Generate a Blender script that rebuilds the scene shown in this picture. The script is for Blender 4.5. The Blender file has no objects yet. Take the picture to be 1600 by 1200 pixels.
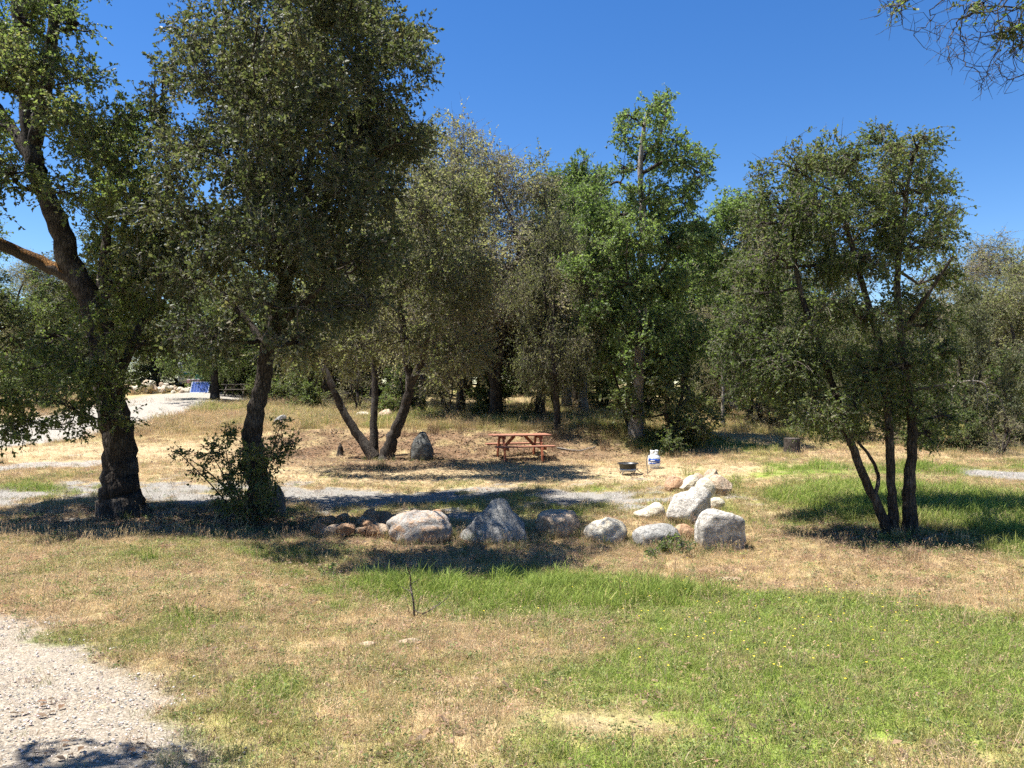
import bpy, math, random
import numpy as np
R = math.radians
S = bpy.context.scene
COL = S.collection
random.seed(7)

# ------------------------------------------------------------------ camera, world, sun
ZC, F, HZ = 2.2, 1200.0, 605.0            # eye height, focal length and horizon row of a 1600 px wide picture
cam_d = bpy.data.cameras.new('camera'); cam = bpy.data.objects.new('camera', cam_d); COL.objects.link(cam)
cam_d.sensor_width = 36; cam_d.lens = 36 * F / 1600; cam_d.clip_start = .05; cam_d.clip_end = 3000
cam.location = (0, 0, ZC); cam.rotation_euler = (R(90) + math.atan((HZ - 600) / F), 0, 0)
S.camera = cam
SUN_EL, SUN_AZ = 68.5, -86.0               # azimuth from straight ahead, negative = to the left
sd = np.array([math.sin(R(SUN_AZ)) * math.cos(R(SUN_EL)), math.cos(R(SUN_AZ)) * math.cos(R(SUN_EL)), math.sin(R(SUN_EL))])
W = bpy.data.worlds.new('World'); S.world = W; W.use_nodes = True
wn = W.node_tree.nodes; wl = W.node_tree.links; wn.clear()
sky = wn.new('ShaderNodeTexSky'); sky.sky_type = 'NISHITA'; sky.sun_disc = False
sky.sun_elevation = R(SUN_EL); sky.sun_rotation = R(SUN_AZ)
sky.altitude = 600; sky.air_density = 1.0; sky.dust_density = .12; sky.ozone_density = 3.0
bg = wn.new('ShaderNodeBackground'); bg.inputs['Strength'].default_value = .062
wo = wn.new('ShaderNodeOutputWorld'); hs_ = wn.new('ShaderNodeHueSaturation'); hs_.inputs['Saturation'].default_value = 1.30; hs_.inputs['Hue'].default_value = .508; wl.new(sky.outputs[0], hs_.inputs['Color']); wl.new(hs_.outputs[0], bg.inputs[0]); wl.new(bg.outputs[0], wo.inputs[0])
sl = bpy.data.lights.new('sun', 'SUN'); sl.energy = 4.6; sl.angle = R(.53); sl.color = (1, .965, .90)
so = bpy.data.objects.new('sun', sl); COL.objects.link(so); so.location = (0, 0, 40)
from mathutils import Vector
so.rotation_euler = Vector(sd).to_track_quat('Z', 'Y').to_euler()
S.view_settings.view_transform = 'Standard'; S.view_settings.look = 'None'
S.view_settings.exposure = 1.55; S.view_settings.gamma = 1
cy = S.cycles
cy.max_bounces = 5; cy.diffuse_bounces = 4; cy.glossy_bounces = 2; cy.transmission_bounces = 3; cy.transparent_max_bounces = 4
cy.caustics_reflective = False; cy.caustics_refractive = False
cy.use_denoising = False
cy.use_adaptive_sampling = True; cy.adaptive_threshold = .02

# ------------------------------------------------------------------ small maths
_rt = np.random.default_rng(5).random((256, 256))
def vn(x, y, s=0):
    x = np.asarray(x, float) + s * 17.31; y = np.asarray(y, float) + s * 9.73
    xi = np.floor(x).astype(int); yi = np.floor(y).astype(int); fx = x - xi; fy = y - yi
    fx = fx * fx * (3 - 2 * fx); fy = fy * fy * (3 - 2 * fy)
    a = _rt[xi & 255, yi & 255]; b = _rt[(xi + 1) & 255, yi & 255]; c = _rt[xi & 255, (yi + 1) & 255]; d = _rt[(xi + 1) & 255, (yi + 1) & 255]
    return (a * (1 - fx) + b * fx) * (1 - fy) + (c * (1 - fx) + d * fx) * fy
def fbm(x, y, o=4, s=0):
    v = 0; a = .5; t = 0
    for i in range(o):
        v = v + a * vn(x * 2 ** i, y * 2 ** i, s + i); t += a; a *= .5
    return v / t
def unit(v): return v / (np.linalg.norm(v, axis=-1, keepdims=True) + 1e-9)
def ss(a, b, v): t = np.clip((v - a) / (b - a), 0, 1); return t * t * (3 - 2 * t)

PL = ([-60, 0, 3, 5, 8, 10, 14, 20, 26, 34, 42, 50, 80, 400, 1500], [.6, .6, .58, .45, .2, .12, .15, .25, .5, 1.1, 1.6, 1.95, 2.6, 4, 8])
PC = ([-60, 0, 3, 5, 7.5, 9, 12, 21.8, 22.6, 24.8, 30, 40, 60, 80, 400, 1500], [.6, .6, .55, .35, .0, .0, .06, .12, .22, .8, .95, 1.2, 1.7, 2.2, 4, 8])
PR = ([-60, 0, 3, 5, 8, 12, 20, 28, 35, 45, 60, 80, 400, 1500], [.6, .6, .55, .4, .12, .18, .33, .65, .9, 1.1, 1.4, 1.8, 4, 8])
def hgt(x, y):
    x = np.asarray(x, float); y = np.asarray(y, float)
    t = x / np.maximum(y, 4.)
    zl = np.interp(y, *PL); zc = np.interp(y, *PC); zr = np.interp(y, *PR)
    a = ss(-.42, -.26, t); b = ss(.1, .42, t)
    z = zl * (1 - a) + zc * a; z = z * (1 - b) + zr * b
    k = ss(20, 60, y)
    return z + (fbm(x * .35, y * .35, 3, 3) - .5) * (.12 + .3 * k) + (fbm(x * 1.7, y * 1.7, 3, 9) - .5) * .06
def at(px, py):                            # where the line of sight through a point of the picture meets the ground
    tx = (px - 800) / F; ty = (py - HZ) / F
    ys = np.concatenate([np.arange(1.5, 30, .03), np.arange(30, 140, .15)])
    d = (ZC - ty * ys) - hgt(tx * ys, ys)
    i = np.where(d < 0)[0]; y = ys[i[0]] if len(i) else ys[-1]
    return np.array([tx * y, y, float(hgt(tx * y, y))])
def pp(px, py, d): return np.array([(px - 800) / F * d, d, ZC - (py - HZ) / F * d])

# ------------------------------------------------------------------ object helpers
def mesh_np(name, V, Fc, mats, attrs=None, smooth=False):
    """V (n,3); Fc (m,k) equal sized faces or list of such arrays"""
    me = bpy.data.meshes.new(name)
    Fs = Fc if isinstance(Fc, list) else [Fc]
    Fs = [np.asarray(f, np.int32) for f in Fs if len(f)]
    V = np.asarray(V, np.float32)
    me.vertices.add(len(V)); me.vertices.foreach_set('co', V.ravel())
    nl = sum(f.size for f in Fs); npoly = sum(len(f) for f in Fs)
    me.loops.add(nl); me.polygons.add(npoly)
    me.loops.foreach_set('vertex_index', np.concatenate([f.ravel() for f in Fs]))
    tot = np.concatenate([np.full(len(f), f.shape[1], np.int32) for f in Fs])
    me.polygons.foreach_set('loop_start', np.concatenate([[0], np.cumsum(tot)[:-1]]).astype(np.int32))
    me.polygons.foreach_set('loop_total', tot)
    me.polygons.foreach_set('use_smooth', np.full(npoly, smooth))
    for m in (mats if isinstance(mats, (list, tuple)) else [mats]): me.materials.append(m)
    for k, v in (attrs or {}).items():
        v = np.asarray(v, np.float32)
        if v.ndim == 1: a = me.attributes.new(k, 'FLOAT', 'POINT'); a.data.foreach_set('value', v)
        else: a = me.attributes.new(k, 'FLOAT_COLOR', 'POINT'); a.data.foreach_set('color', np.c_[v, np.ones(len(v))].astype(np.float32).ravel())
    me.update(); me.validate()
    return me
def put(name, me, parent=None, loc=None):
    o = bpy.data.objects.new(name, me); COL.objects.link(o)
    if parent is not None: o.parent = parent
    if loc is not None: o.location = tuple(loc)
    return o
def tag(o, label=None, cat=None, group=None, kind=None):
    if label: o['label'] = label
    if cat: o['category'] = cat
    if group: o['group'] = group
    if kind: o['kind'] = kind
    return o
def thing(name, label, cat, loc=(0, 0, 0), rz=0, group=None):
    o = bpy.data.objects.new(name, None); COL.objects.link(o); o.location = tuple(loc); o.rotation_euler = (0, 0, rz)
    o.empty_display_size = .2
    return tag(o, label, cat, group)
def copy_tree(o, parent=None):
    c = o.copy(); COL.objects.link(c); c.parent = parent
    for ch in list(o.children): copy_tree(ch, c)
    return c
class MB:
    def __init__(s): s.V = []; s.F = []; s.n = 0
    def add(s, V, Fs):
        s.V.append(np.asarray(V, float)); s.F += [tuple(i + s.n for i in f) for f in Fs]; s.n += len(V); return s
    def box(s, c, d, rot=None, bev=.0):
        hx, hy, hz = [q / 2 for q in d]; b = min(bev, hx * .45, hy * .45, hz * .45)
        if b <= 0:
            P = np.array([[sx * hx, sy * hy, sz * hz] for sx in (-1, 1) for sy in (-1, 1) for sz in (-1, 1)])
            Fs = [(0, 1, 3, 2), (4, 6, 7, 5), (0, 4, 5, 1), (2, 3, 7, 6), (0, 2, 6, 4), (1, 5, 7, 3)]
        else:
            P = []; 
            for sx in (-1, 1):
                for sy in (-1, 1):
                    for sz in (-1, 1):
                        P += [[sx * hx, sy * (hy - b), sz * (hz - b)], [sx * (hx - b), sy * hy, sz * (hz - b)], [sx * (hx - b), sy * (hy - b), sz * hz]]
            P = np.array(P); I = lambda x, y, z, k: ((x * 2 + y) * 2 + z) * 3 + k
            Fs = []
            for x in (0, 1): Fs.append((I(x, 0, 0, 0), I(x, 1, 0, 0), I(x, 1, 1, 0), I(x, 0, 1, 0)))
            for y in (0, 1): Fs.append((I(0, y, 0, 1), I(1, y, 0, 1), I(1, y, 1, 1), I(0, y, 1, 1)))
            for z in (0, 1): Fs.append((I(0, 0, z, 2), I(1, 0, z, 2), I(1, 1, z, 2), I(0, 1, z, 2)))
            for y in (0, 1):
                for z in (0, 1): Fs.append((I(0, y, z, 1), I(1, y, z, 1), I(1, y, z, 2), I(0, y, z, 2)))
            for x in (0, 1):
                for z in (0, 1): Fs.append((I(x, 0, z, 0), I(x, 1, z, 0), I(x, 1, z, 2), I(x, 0, z, 2)))
                for y in (0, 1): Fs.append((I(x, y, 0, 0), I(x, y, 1, 0), I(x, y, 1, 1), I(x, y, 0, 1)))
            for x in (0, 1):
                for y in (0, 1):
                    for z in (0, 1): Fs.append((I(x, y, z, 0), I(x, y, z, 1), I(x, y, z, 2)))
        if rot is not None: P = P @ np.asarray(rot, float).T
        return s.add(P + np.asarray(c, float), Fs)
    def bar(s, a, b, w, t, up=(0, 0, 1), bev=.004):
        a = np.asarray(a, float); b = np.asarray(b, float); u = b - a; L = np.linalg.norm(u); u /= L
        v = np.cross(np.asarray(up, float), u); v /= np.linalg.norm(v); w_ = np.cross(u, v)
        return s.box((a + b) / 2, (L, w, t), np.stack([u, v, w_], 1), bev)
    def lathe(s, prof, c=(0, 0, 0), n=24):
        V = []; Fs = []
        for r, z in prof:
            for k in range(n): a = 2 * math.pi * k / n; V.append((r * math.cos(a), r * math.sin(a), z))
        for i in range(len(prof) - 1):
            for k in range(n): k2 = (k + 1) % n; Fs.append((i * n + k, i * n + k2, (i + 1) * n + k2, (i + 1) * n + k))
        return s.add(np.array(V) + np.asarray(c, float), Fs)
    def tube(s, pts, r, n=8):
        P = np.asarray(pts, float)[None]; rr = np.broadcast_to(np.asarray(r, float), (len(pts),))[None]
        V, Fq = tubes(P, rr, n); return s.add(V, [tuple(f) for f in Fq])
    def build(s, name, mat, parent=None, smooth=False, loc=None):
        me = bpy.data.meshes.new(name); me.from_pydata(np.concatenate(s.V).tolist(), [], s.F); me.materials.append(mat)
        if smooth:
            for p in me.polygons: p.use_smooth = True
        import bmesh
        b = bmesh.new(); b.from_mesh(me); bmesh.ops.recalc_face_normals(b, faces=b.faces); b.to_mesh(me); b.free()
        return put(name, me, parent, loc)
def tubes(P, Rr, n=3):
    """P (N,K,3) polylines, Rr (N,K) radii -> verts, quads"""
    N, K, _ = P.shape
    T = np.empty_like(P); T[:, 1:-1] = P[:, 2:] - P[:, :-2]; T[:, 0] = P[:, 1] - P[:, 0]; T[:, -1] = P[:, -1] - P[:, -2]
    T /= np.linalg.norm(T, axis=2, keepdims=True) + 1e-9
    ref = np.where(np.abs(T[:, :1, 2:3]) > .9, np.array([[[1., 0, 0]]]), np.array([[[0, .3, 1.]]])) * np.ones_like(T)
    A = np.cross(T, ref); A /= np.linalg.norm(A, axis=2, keepdims=True) + 1e-9; B = np.cross(T, A)
    an = np.arange(n) * 2 * math.pi / n
    V = P[:, :, None] + Rr[:, :, None, None] * (A[:, :, None] * np.cos(an)[None, None, :, None] + B[:, :, None] * np.sin(an)[None, None, :, None])
    idx = np.arange(N * K * n).reshape(N, K, n); nx = np.roll(idx, -1, 2)
    Q = np.stack([idx[:, :-1], nx[:, :-1], nx[:, 1:], idx[:, 1:]], -1).reshape(-1, 4)
    return V.reshape(-1, 3), Q
def smoothline(P, per=6):
    P = np.asarray(P, float); out = []
    Q = np.concatenate([[2 * P[0] - P[1]], P, [2 * P[-1] - P[-2]]])
    for i in range(1, len(Q) - 2):
        for t in np.arange(per) / per:
            out.append(.5 * (2 * Q[i] + (Q[i + 1] - Q[i - 1]) * t + (2 * Q[i - 1] - 5 * Q[i] + 4 * Q[i + 1] - Q[i + 2]) * t * t + (-Q[i - 1] + 3 * Q[i] - 3 * Q[i + 1] + Q[i + 2]) * t ** 3))
    out.append(Q[-2]); return np.array(out)

# ------------------------------------------------------------------ materials
def mat(name):
    m = bpy.data.materials.new(name); m.use_nodes = True; nt = m.node_tree; nt.nodes.clear()
    out = nt.nodes.new('ShaderNodeOutputMaterial'); return m, nt, out
def nd(nt, t, **k):
    n = nt.nodes.new(t)
    for a, v in k.items():
        if a.startswith('i_'): n.inputs[a[2:].replace('_', ' ')].default_value = v
        else: setattr(n, a, v)
    return n
def mixc(nt, fac, a, b, mode='MIX'):
    m = nd(nt, 'ShaderNodeMix', data_type='RGBA', blend_type=mode)
    for sock, v in ((m.inputs[0], fac), (m.inputs[6], a), (m.inputs[7], b)):
        if isinstance(v, bpy.types.NodeSocket): nt.links.new(v, sock)
        elif isinstance(v, (int, float)): sock.default_value = v
        else: sock.default_value = (*v, 1)
    return m.outputs[2]
def ramp(nt, fac, stops, interp='LINEAR'):
    r = nd(nt, 'ShaderNodeValToRGB'); e = r.color_ramp.elements; r.color_ramp.interpolation = interp
    while len(e) < len(stops): e.new(.5)
    for q, (p, c) in zip(e, stops): q.position = p; q.color = (*c, 1) if len(c) == 3 else c
    nt.links.new(fac, r.inputs[0]); return r.outputs[0]
def noise(nt, scale, detail=4, rough=.6, vec=None, dist=0):
    n = nd(nt, 'ShaderNodeTexNoise'); n.inputs['Scale'].default_value = scale; n.inputs['Detail'].default_value = detail
    n.inputs['Roughness'].default_value = rough; n.inputs['Distortion'].default_value = dist
    if vec is not None: nt.links.new(vec, n.inputs['Vector'])
    return n.outputs[0]
def bump(nt, h, st=.4, d=.01, normal=None):
    b = nd(nt, 'ShaderNodeBump'); b.inputs['Strength'].default_value = st; b.inputs['Distance'].default_value = d
    nt.links.new(h, b.inputs['Height'])
    if normal is not None: nt.links.new(normal, b.inputs['Normal'])
    return b.outputs[0]
def pbsdf(nt, col, rough=.8, normal=None, spec=.3, metal=0):
    p = nd(nt, 'ShaderNodeBsdfPrincipled'); p.inputs['Roughness'].default_value = rough; p.inputs['Specular IOR Level'].default_value = spec; p.inputs['Metallic'].default_value = metal
    if isinstance(col, bpy.types.NodeSocket): nt.links.new(col, p.inputs['Base Color'])
    else: p.inputs['Base Color'].default_value = (*col, 1)
    if normal is not None: nt.links.new(normal, p.inputs['Normal'])
    return p
def leaf_mat(name, cols, trans=.35, rough=.55, spec=.35):
    trans = min(.6, trans + .14); cols = [tuple(q * (1.2 if 'dark' in name else 1.32) for q in c) for c in cols]
    m, nt, out = mat(name); at_ = nd(nt, 'ShaderNodeAttribute', attribute_name='v')
    n = len(cols); c = ramp(nt, at_.outputs['Fac'], [(i / (n - 1), q) for i, q in enumerate(cols)])
    oi = nd(nt, 'ShaderNodeObjectInfo'); hs = nd(nt, 'ShaderNodeHueSaturation')
    mr = nd(nt, 'ShaderNodeMapRange'); mr.inputs['To Min'].default_value = .82; mr.inputs['To Max'].default_value = 1.2
    nt.links.new(oi.outputs['Random'], mr.inputs[0]); nt.links.new(mr.outputs[0], hs.inputs['Value']); nt.links.new(c, hs.inputs['Color'])
    p = pbsdf(nt, hs.outputs[0], rough, spec=spec); tr = nd(nt, 'ShaderNodeBsdfTranslucent')
    tc = mixc(nt, 1, hs.outputs[0], (1.35, 1.5, .8), 'MULTIPLY'); nt.links.new(tc, tr.inputs[0])
    ms = nd(nt, 'ShaderNodeMixShader'); ms.inputs[0].default_value = trans
    nt.links.new(p.outputs[0], ms.inputs[1]); nt.links.new(tr.outputs[0], ms.inputs[2]); nt.links.new(ms.outputs[0], out.inputs[0])
    return m
M = {}
M['leaf_oak'] = leaf_mat('oak_leaf', [(.034, .048, .018), (.060, .080, .028), (.09, .11, .04), (.11, .13, .055), (.15, .135, .07)], .36)
M['leaf_dark'] = leaf_mat('dark_oak_leaf', [(.036, .046, .022), (.062, .074, .036), (.09, .098, .052), (.12, .122, .07), (.15, .13, .078)], .3)
M['leaf_green'] = leaf_mat('green_oak_leaf', [(.06, .085, .032), (.09, .125, .045), (.12, .155, .06), (.14, .165, .075)], .42, .5, .4)
M['leaf_olive'] = leaf_mat('olive_leaf', [(.07, .08, .04), (.11, .115, .06), (.145, .142, .082), (.175, .16, .105), (.19, .16, .125)], .4, .55, .3)
M['leaf_brown'] = leaf_mat('brown_olive_leaf', [(.10, .095, .06), (.15, .14, .09), (.195, .175, .12), (.235, .20, .155), (.26, .22, .18)], .38, .65, .25)
def bark(name, c1, c2, c3, sc=1.0):
    m, nt, out = mat(name); tc = nd(nt, 'ShaderNodeTexCoord'); mp = nd(nt, 'ShaderNodeMapping'); mp.inputs['Scale'].default_value = (1, 1, .22)
    nt.links.new(tc.outputs['Object'], mp.inputs[0])
    v = nd(nt, 'ShaderNodeTexVoronoi'); v.feature = 'DISTANCE_TO_EDGE'; v.inputs['Scale'].default_value = 26 * sc; nt.links.new(mp.outputs[0], v.inputs['Vector'])
    a = noise(nt, 30 * sc, 6, .7, mp.outputs[0]); b = noise(nt, 3, 3, .6, tc.outputs['Object'])
    c = ramp(nt, a, [(.3, c1), (.55, c2), (.75, c3)]); c = mixc(nt, ramp(nt, b, [(.5, (0, 0, 0)), (.7, (1, 1, 1))]), c, c3)
    ed = ramp(nt, v.outputs[0], [(0, (.35, .35, .35)), (.14, (1, 1, 1))]); c = mixc(nt, .8, c, ed, 'MULTIPLY')
    h = nd(nt, 'ShaderNodeMath', operation='ADD'); nt.links.new(a, h.inputs[0]); nt.links.new(ed, h.inputs[1])
    p = pbsdf(nt, c, .9, bump(nt, h.outputs[0], .9, .02), .15); nt.links.new(p.outputs[0], out.inputs[0]); return m
M['bark'] = bark('oak_bark', (.028, .021, .017), (.06, .048, .039), (.12, .105, .09))
M['bark_pale'] = bark('pale_bark', (.16, .13, .11), (.30, .26, .22), (.42, .38, .33))
M['bark_moss'] = bark('mossy_bark', (.05, .035, .02), (.15, .075, .025), (.29, .135, .035))
_nt = M['bark_moss'].node_tree; _p = [n for n in _nt.nodes if n.type == 'BSDF_PRINCIPLED'][0]; _src = _p.inputs['Base Color'].links[0].from_socket
_g = nd(_nt, 'ShaderNodeNewGeometry'); _s = nd(_nt, 'ShaderNodeSeparateXYZ'); _nt.links.new(_g.outputs['Normal'], _s.inputs[0])
_n = noise(_nt, 9, 5, .7); _a = nd(_nt, 'ShaderNodeMath', operation='MULTIPLY_ADD'); _nt.links.new(_n, _a.inputs[0]); _a.inputs[1].default_value = 1.6; _nt.links.new(_s.outputs[2], _a.inputs[2])
_nt.links.new(mixc(_nt, ramp(_nt, _a.outputs[0], [(.95, (0, 0, 0)), (1.0, (1, 1, 1))]), (.06, .048, .04), _src), _p.inputs['Base Color'])      # moss grows on the upper side only
M['twig'] = bark('twig_bark', (.13, .105, .085), (.22, .18, .15), (.31, .26, .22), 2)
def ground_mat():
    m, nt, out = mat('meadow_ground'); A = nd(nt, 'ShaderNodeAttribute', attribute_name='gcol'); G = nd(nt, 'ShaderNodeAttribute', attribute_name='grav')
    tc = nd(nt, 'ShaderNodeTexCoord'); P = tc.outputs['Object']
    n1 = noise(nt, 9, 6, .7, P); n2 = noise(nt, 70, 4, .7, P); n3 = noise(nt, 1.3, 4, .6, P)
    c = mixc(nt, 1, A.outputs['Color'], ramp(nt, n1, [(.3, (.55, .6, .55)), (.7, (1.4, 1.3, 1.2))]), 'MULTIPLY')
    c = mixc(nt, 1, c, ramp(nt, n2, [(.3, (.45, .45, .45)), (.5, (1, 1, 1)), (.72, (1.5, 1.45, 1.35))]), 'MULTIPLY')
    vo = nd(nt, 'ShaderNodeTexVoronoi'); vo.inputs['Scale'].default_value = 85; nt.links.new(P, vo.inputs['Vector'])
    g = ramp(nt, vo.outputs['Color'], [(.2, (.62, .60, .58)), (.5, (.88, .86, .84)), (.8, (1.15, 1.15, 1.15))])
    g = mixc(nt, 1, g, A.outputs['Color'], 'MULTIPLY')
    g = mixc(nt, 1, g, ramp(nt, vo.outputs['Distance'], [(.0, (1.1, 1.1, 1.1)), (.7, (.72, .70, .67))]), 'MULTIPLY')
    gm = nd(nt, 'ShaderNodeMath', operation='MULTIPLY_ADD'); nt.links.new(n1, gm.inputs[0]); gm.inputs[1].default_value = .9; gm.inputs[2].default_value = -.45
    ga = nd(nt, 'ShaderNodeMath', operation='ADD'); nt.links.new(gm.outputs[0], ga.inputs[0]); nt.links.new(G.outputs['Fac'], ga.inputs[1])
    gf = ramp(nt, ga.outputs[0], [(.35, (0, 0, 0)), (.65, (1, 1, 1))])
    c = mixc(nt, gf, c, g)
    h = nd(nt, 'ShaderNodeMath', operation='MULTIPLY_ADD'); nt.links.new(n2, h.inputs[0]); h.inputs[1].default_value = .5; nt.links.new(n1, h.inputs[2])
    p = pbsdf(nt, c, .95, bump(nt, h.outputs[0], .8, .03), .1); nt.links.new(p.outputs[0], out.inputs[0]); return m
M['ground'] = ground_mat()
def grass_mat(name, mul=(1, 1, 1), trans=.3):
    m, nt, out = mat(name); A = nd(nt, 'ShaderNodeAttribute', attribute_name='gcol'); A.attribute_type = 'INSTANCER'
    B = nd(nt, 'ShaderNodeAttribute', attribute_name='v')
    c = mixc(nt, 1, A.outputs['Color'], ramp(nt, B.outputs['Fac'], [(0, (.6, .6, .55)), (.5, (1, 1, 1)), (.85, (1.35, 1.2, 1.1)), (1, (1.6, 1.35, 1.3))]), 'MULTIPLY')
    c = mixc(nt, 1, c, mul, 'MULTIPLY')
    p = pbsdf(nt, c, .6, spec=.25); tr = nd(nt, 'ShaderNodeBsdfTranslucent'); nt.links.new(c, tr.inputs[0])
    ms = nd(nt, 'ShaderNodeMixShader'); ms.inputs[0].default_value = trans
    nt.links.new(p.outputs[0], ms.inputs[1]); nt.links.new(tr.outputs[0], ms.inputs[2]); nt.links.new(ms.outputs[0], out.inputs[0]); return m
M['grass'] = grass_mat('grass_blade', trans=.4)
def rock_mat(name, c1, c2, c3, stain=None, lich=.0):
    m, nt, out = mat(name); tc = nd(nt, 'ShaderNodeTexCoord'); P = tc.outputs['Object']; oi = nd(nt, 'ShaderNodeObjectInfo')
    va = nd(nt, 'ShaderNodeVectorMath', operation='ADD'); nt.links.new(P, va.inputs[0]); nt.links.new(oi.outputs['Random'], va.inputs[1]); P = va.outputs[0]
    a = noise(nt, 3.2, 6, .65, P, .6); b = noise(nt, 55, 5, .75, P); k = noise(nt, 9, 5, .7, P, 1.0)
    c = ramp(nt, a, [(.32, c1), (.5, c2), (.68, c3)])
    c = mixc(nt, 1, c, ramp(nt, b, [(.35, (.45, .45, .45)), (.5, (1, 1, 1)), (.7, (1.25, 1.25, 1.25))]), 'MULTIPLY')
    if stain: c = mixc(nt, ramp(nt, k, [(.48, (0, 0, 0)), (.66, (.85, .85, .85))]), c, stain)
    if lich: 
        k2 = noise(nt, 3.4, 8, .72, P, .8); c = mixc(nt, ramp(nt, k2, [(.52, (0, 0, 0)), (.60, (lich, lich, lich))]), c, (.10, .09, .08))
        k3 = noise(nt, 14, 6, .7, P, .2); c = mixc(nt, ramp(nt, k3, [(.60, (0, 0, 0)), (.66, (.5, .5, .5))]), c, (.55, .53, .45))
    h = nd(nt, 'ShaderNodeMath', operation='MULTIPLY_ADD'); nt.links.new(b, h.inputs[0]); h.inputs[1].default_value = .35; nt.links.new(k, h.inputs[2])
    p = pbsdf(nt, c, .88, bump(nt, h.outputs[0], .9, .05), .2); nt.links.new(p.outputs[0], out.inputs[0]); return m
M['granite'] = rock_mat('grey_granite', (.36, .325, .28), (.60, .55, .475), (.72, .67, .585), (.20, .185, .165), .65)
M['granite_orange'] = rock_mat('stained_granite', (.26, .24, .22), (.38, .35, .31), (.46, .30, .18), (.40, .23, .12), .5)
M['granite_grey'] = rock_mat('weathered_granite', (.20, .195, .18), (.32, .31, .285), (.44, .42, .38), (.14, .13, .12), .5)
M['cream'] = rock_mat('cream_rock', (.50, .44, .32), (.60, .54, .42), (.66, .60, .50), (.42, .33, .22))
M['tan'] = rock_mat('tan_pink_rock', (.42, .30, .21), (.52, .40, .28), (.60, .48, .36), (.25, .16, .11), .5)
M['rust'] = rock_mat('rusty_rock', (.28, .15, .085), (.42, .26, .15), (.50, .36, .25), (.18, .09, .05))
M['darkrock'] = rock_mat('dark_rock', (.07, .07, .065), (.13, .13, .12), (.30, .30, .28), (.04, .04, .038), .6)
def plain(name, col, rough=.5, metal=0, spec=.4, var=.0, scale=20):
    m, nt, out = mat(name)
    if var:
        tc = nd(nt, 'ShaderNodeTexCoord'); n = noise(nt, scale, 5, .65, tc.outputs['Object'])
        c = mixc(nt, 1, col, ramp(nt, n, [(.3, (1 - var,) * 3), (.7, (1 + var * .6,) * 3)]), 'MULTIPLY'); nr = bump(nt, n, .2, .005)
    else: c = col; nr = None
    p = pbsdf(nt, c, rough, nr, spec, metal); nt.links.new(p.outputs[0], out.inputs[0]); return m
def wood_mat(name, c1, c2):
    m, nt, out = mat(name); tc = nd(nt, 'ShaderNodeTexCoord'); mp = nd(nt, 'ShaderNodeMapping'); mp.inputs['Scale'].default_value = (1.5, 22, 22)
    oi = nd(nt, 'ShaderNodeObjectInfo'); nt.links.new(tc.outputs['Object'], mp.inputs[0]); nt.links.new(oi.outputs['Random'], mp.inputs['Location'])
    n = noise(nt, 2.5, 6, .7, mp.outputs[0], .5); c = ramp(nt, n, [(.3, c1), (.7, c2)])
    p = pbsdf(nt, c, .75, bump(nt, n, .3, .004), .25); nt.links.new(p.outputs[0], out.inputs[0]); return m
M['redwood'] = wood_mat('redwood_stain', (.20, .06, .03), (.31, .105, .055))
M['redwood_top'] = wood_mat('sun_bleached_redwood', (.25, .10, .06), (.36, .175, .115))
M['oldwood'] = wood_mat('grey_old_wood', (.10, .085, .07), (.2, .17, .14))

# ------------------------------------------------------------------ ground
def seg_dist(x, y, pts):
    d = np.full(x.shape, 1e9)
    for (x0, y0), (x1, y1) in zip(pts[:-1], pts[1:]):
        dx, dy = x1 - x0, y1 - y0; t = np.clip(((x - x0) * dx + (y - y0) * dy) / (dx * dx + dy * dy), 0, 1)
        d = np.minimum(d, np.hypot(x - x0 - t * dx, y - y0 - t * dy))
    return d
def gl(pts): return [tuple(at(*p)[:2]) for p in pts]
STRIP = gl([(-40, 775), (150, 770), (300, 768), (430, 773), (560, 775), (700, 775), (800, 778), (960, 776)])
STRIP2 = gl([(-60, 735), (60, 728), (150, 722)])
ROADL = gl([(-250, 712), (-60, 690), (60, 672), (180, 650), (290, 622), (430, 614)])
ROADR = gl([(1560, 742), (1620, 746), (1760, 760)])
EDGE = np.array([at(*p)[:2] for p in [(430, 1270), (350, 1200), (270, 1135), (180, 1075), (95, 1025), (25, 985), (-50, 955), (-140, 920), (-280, 880)]])
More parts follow.
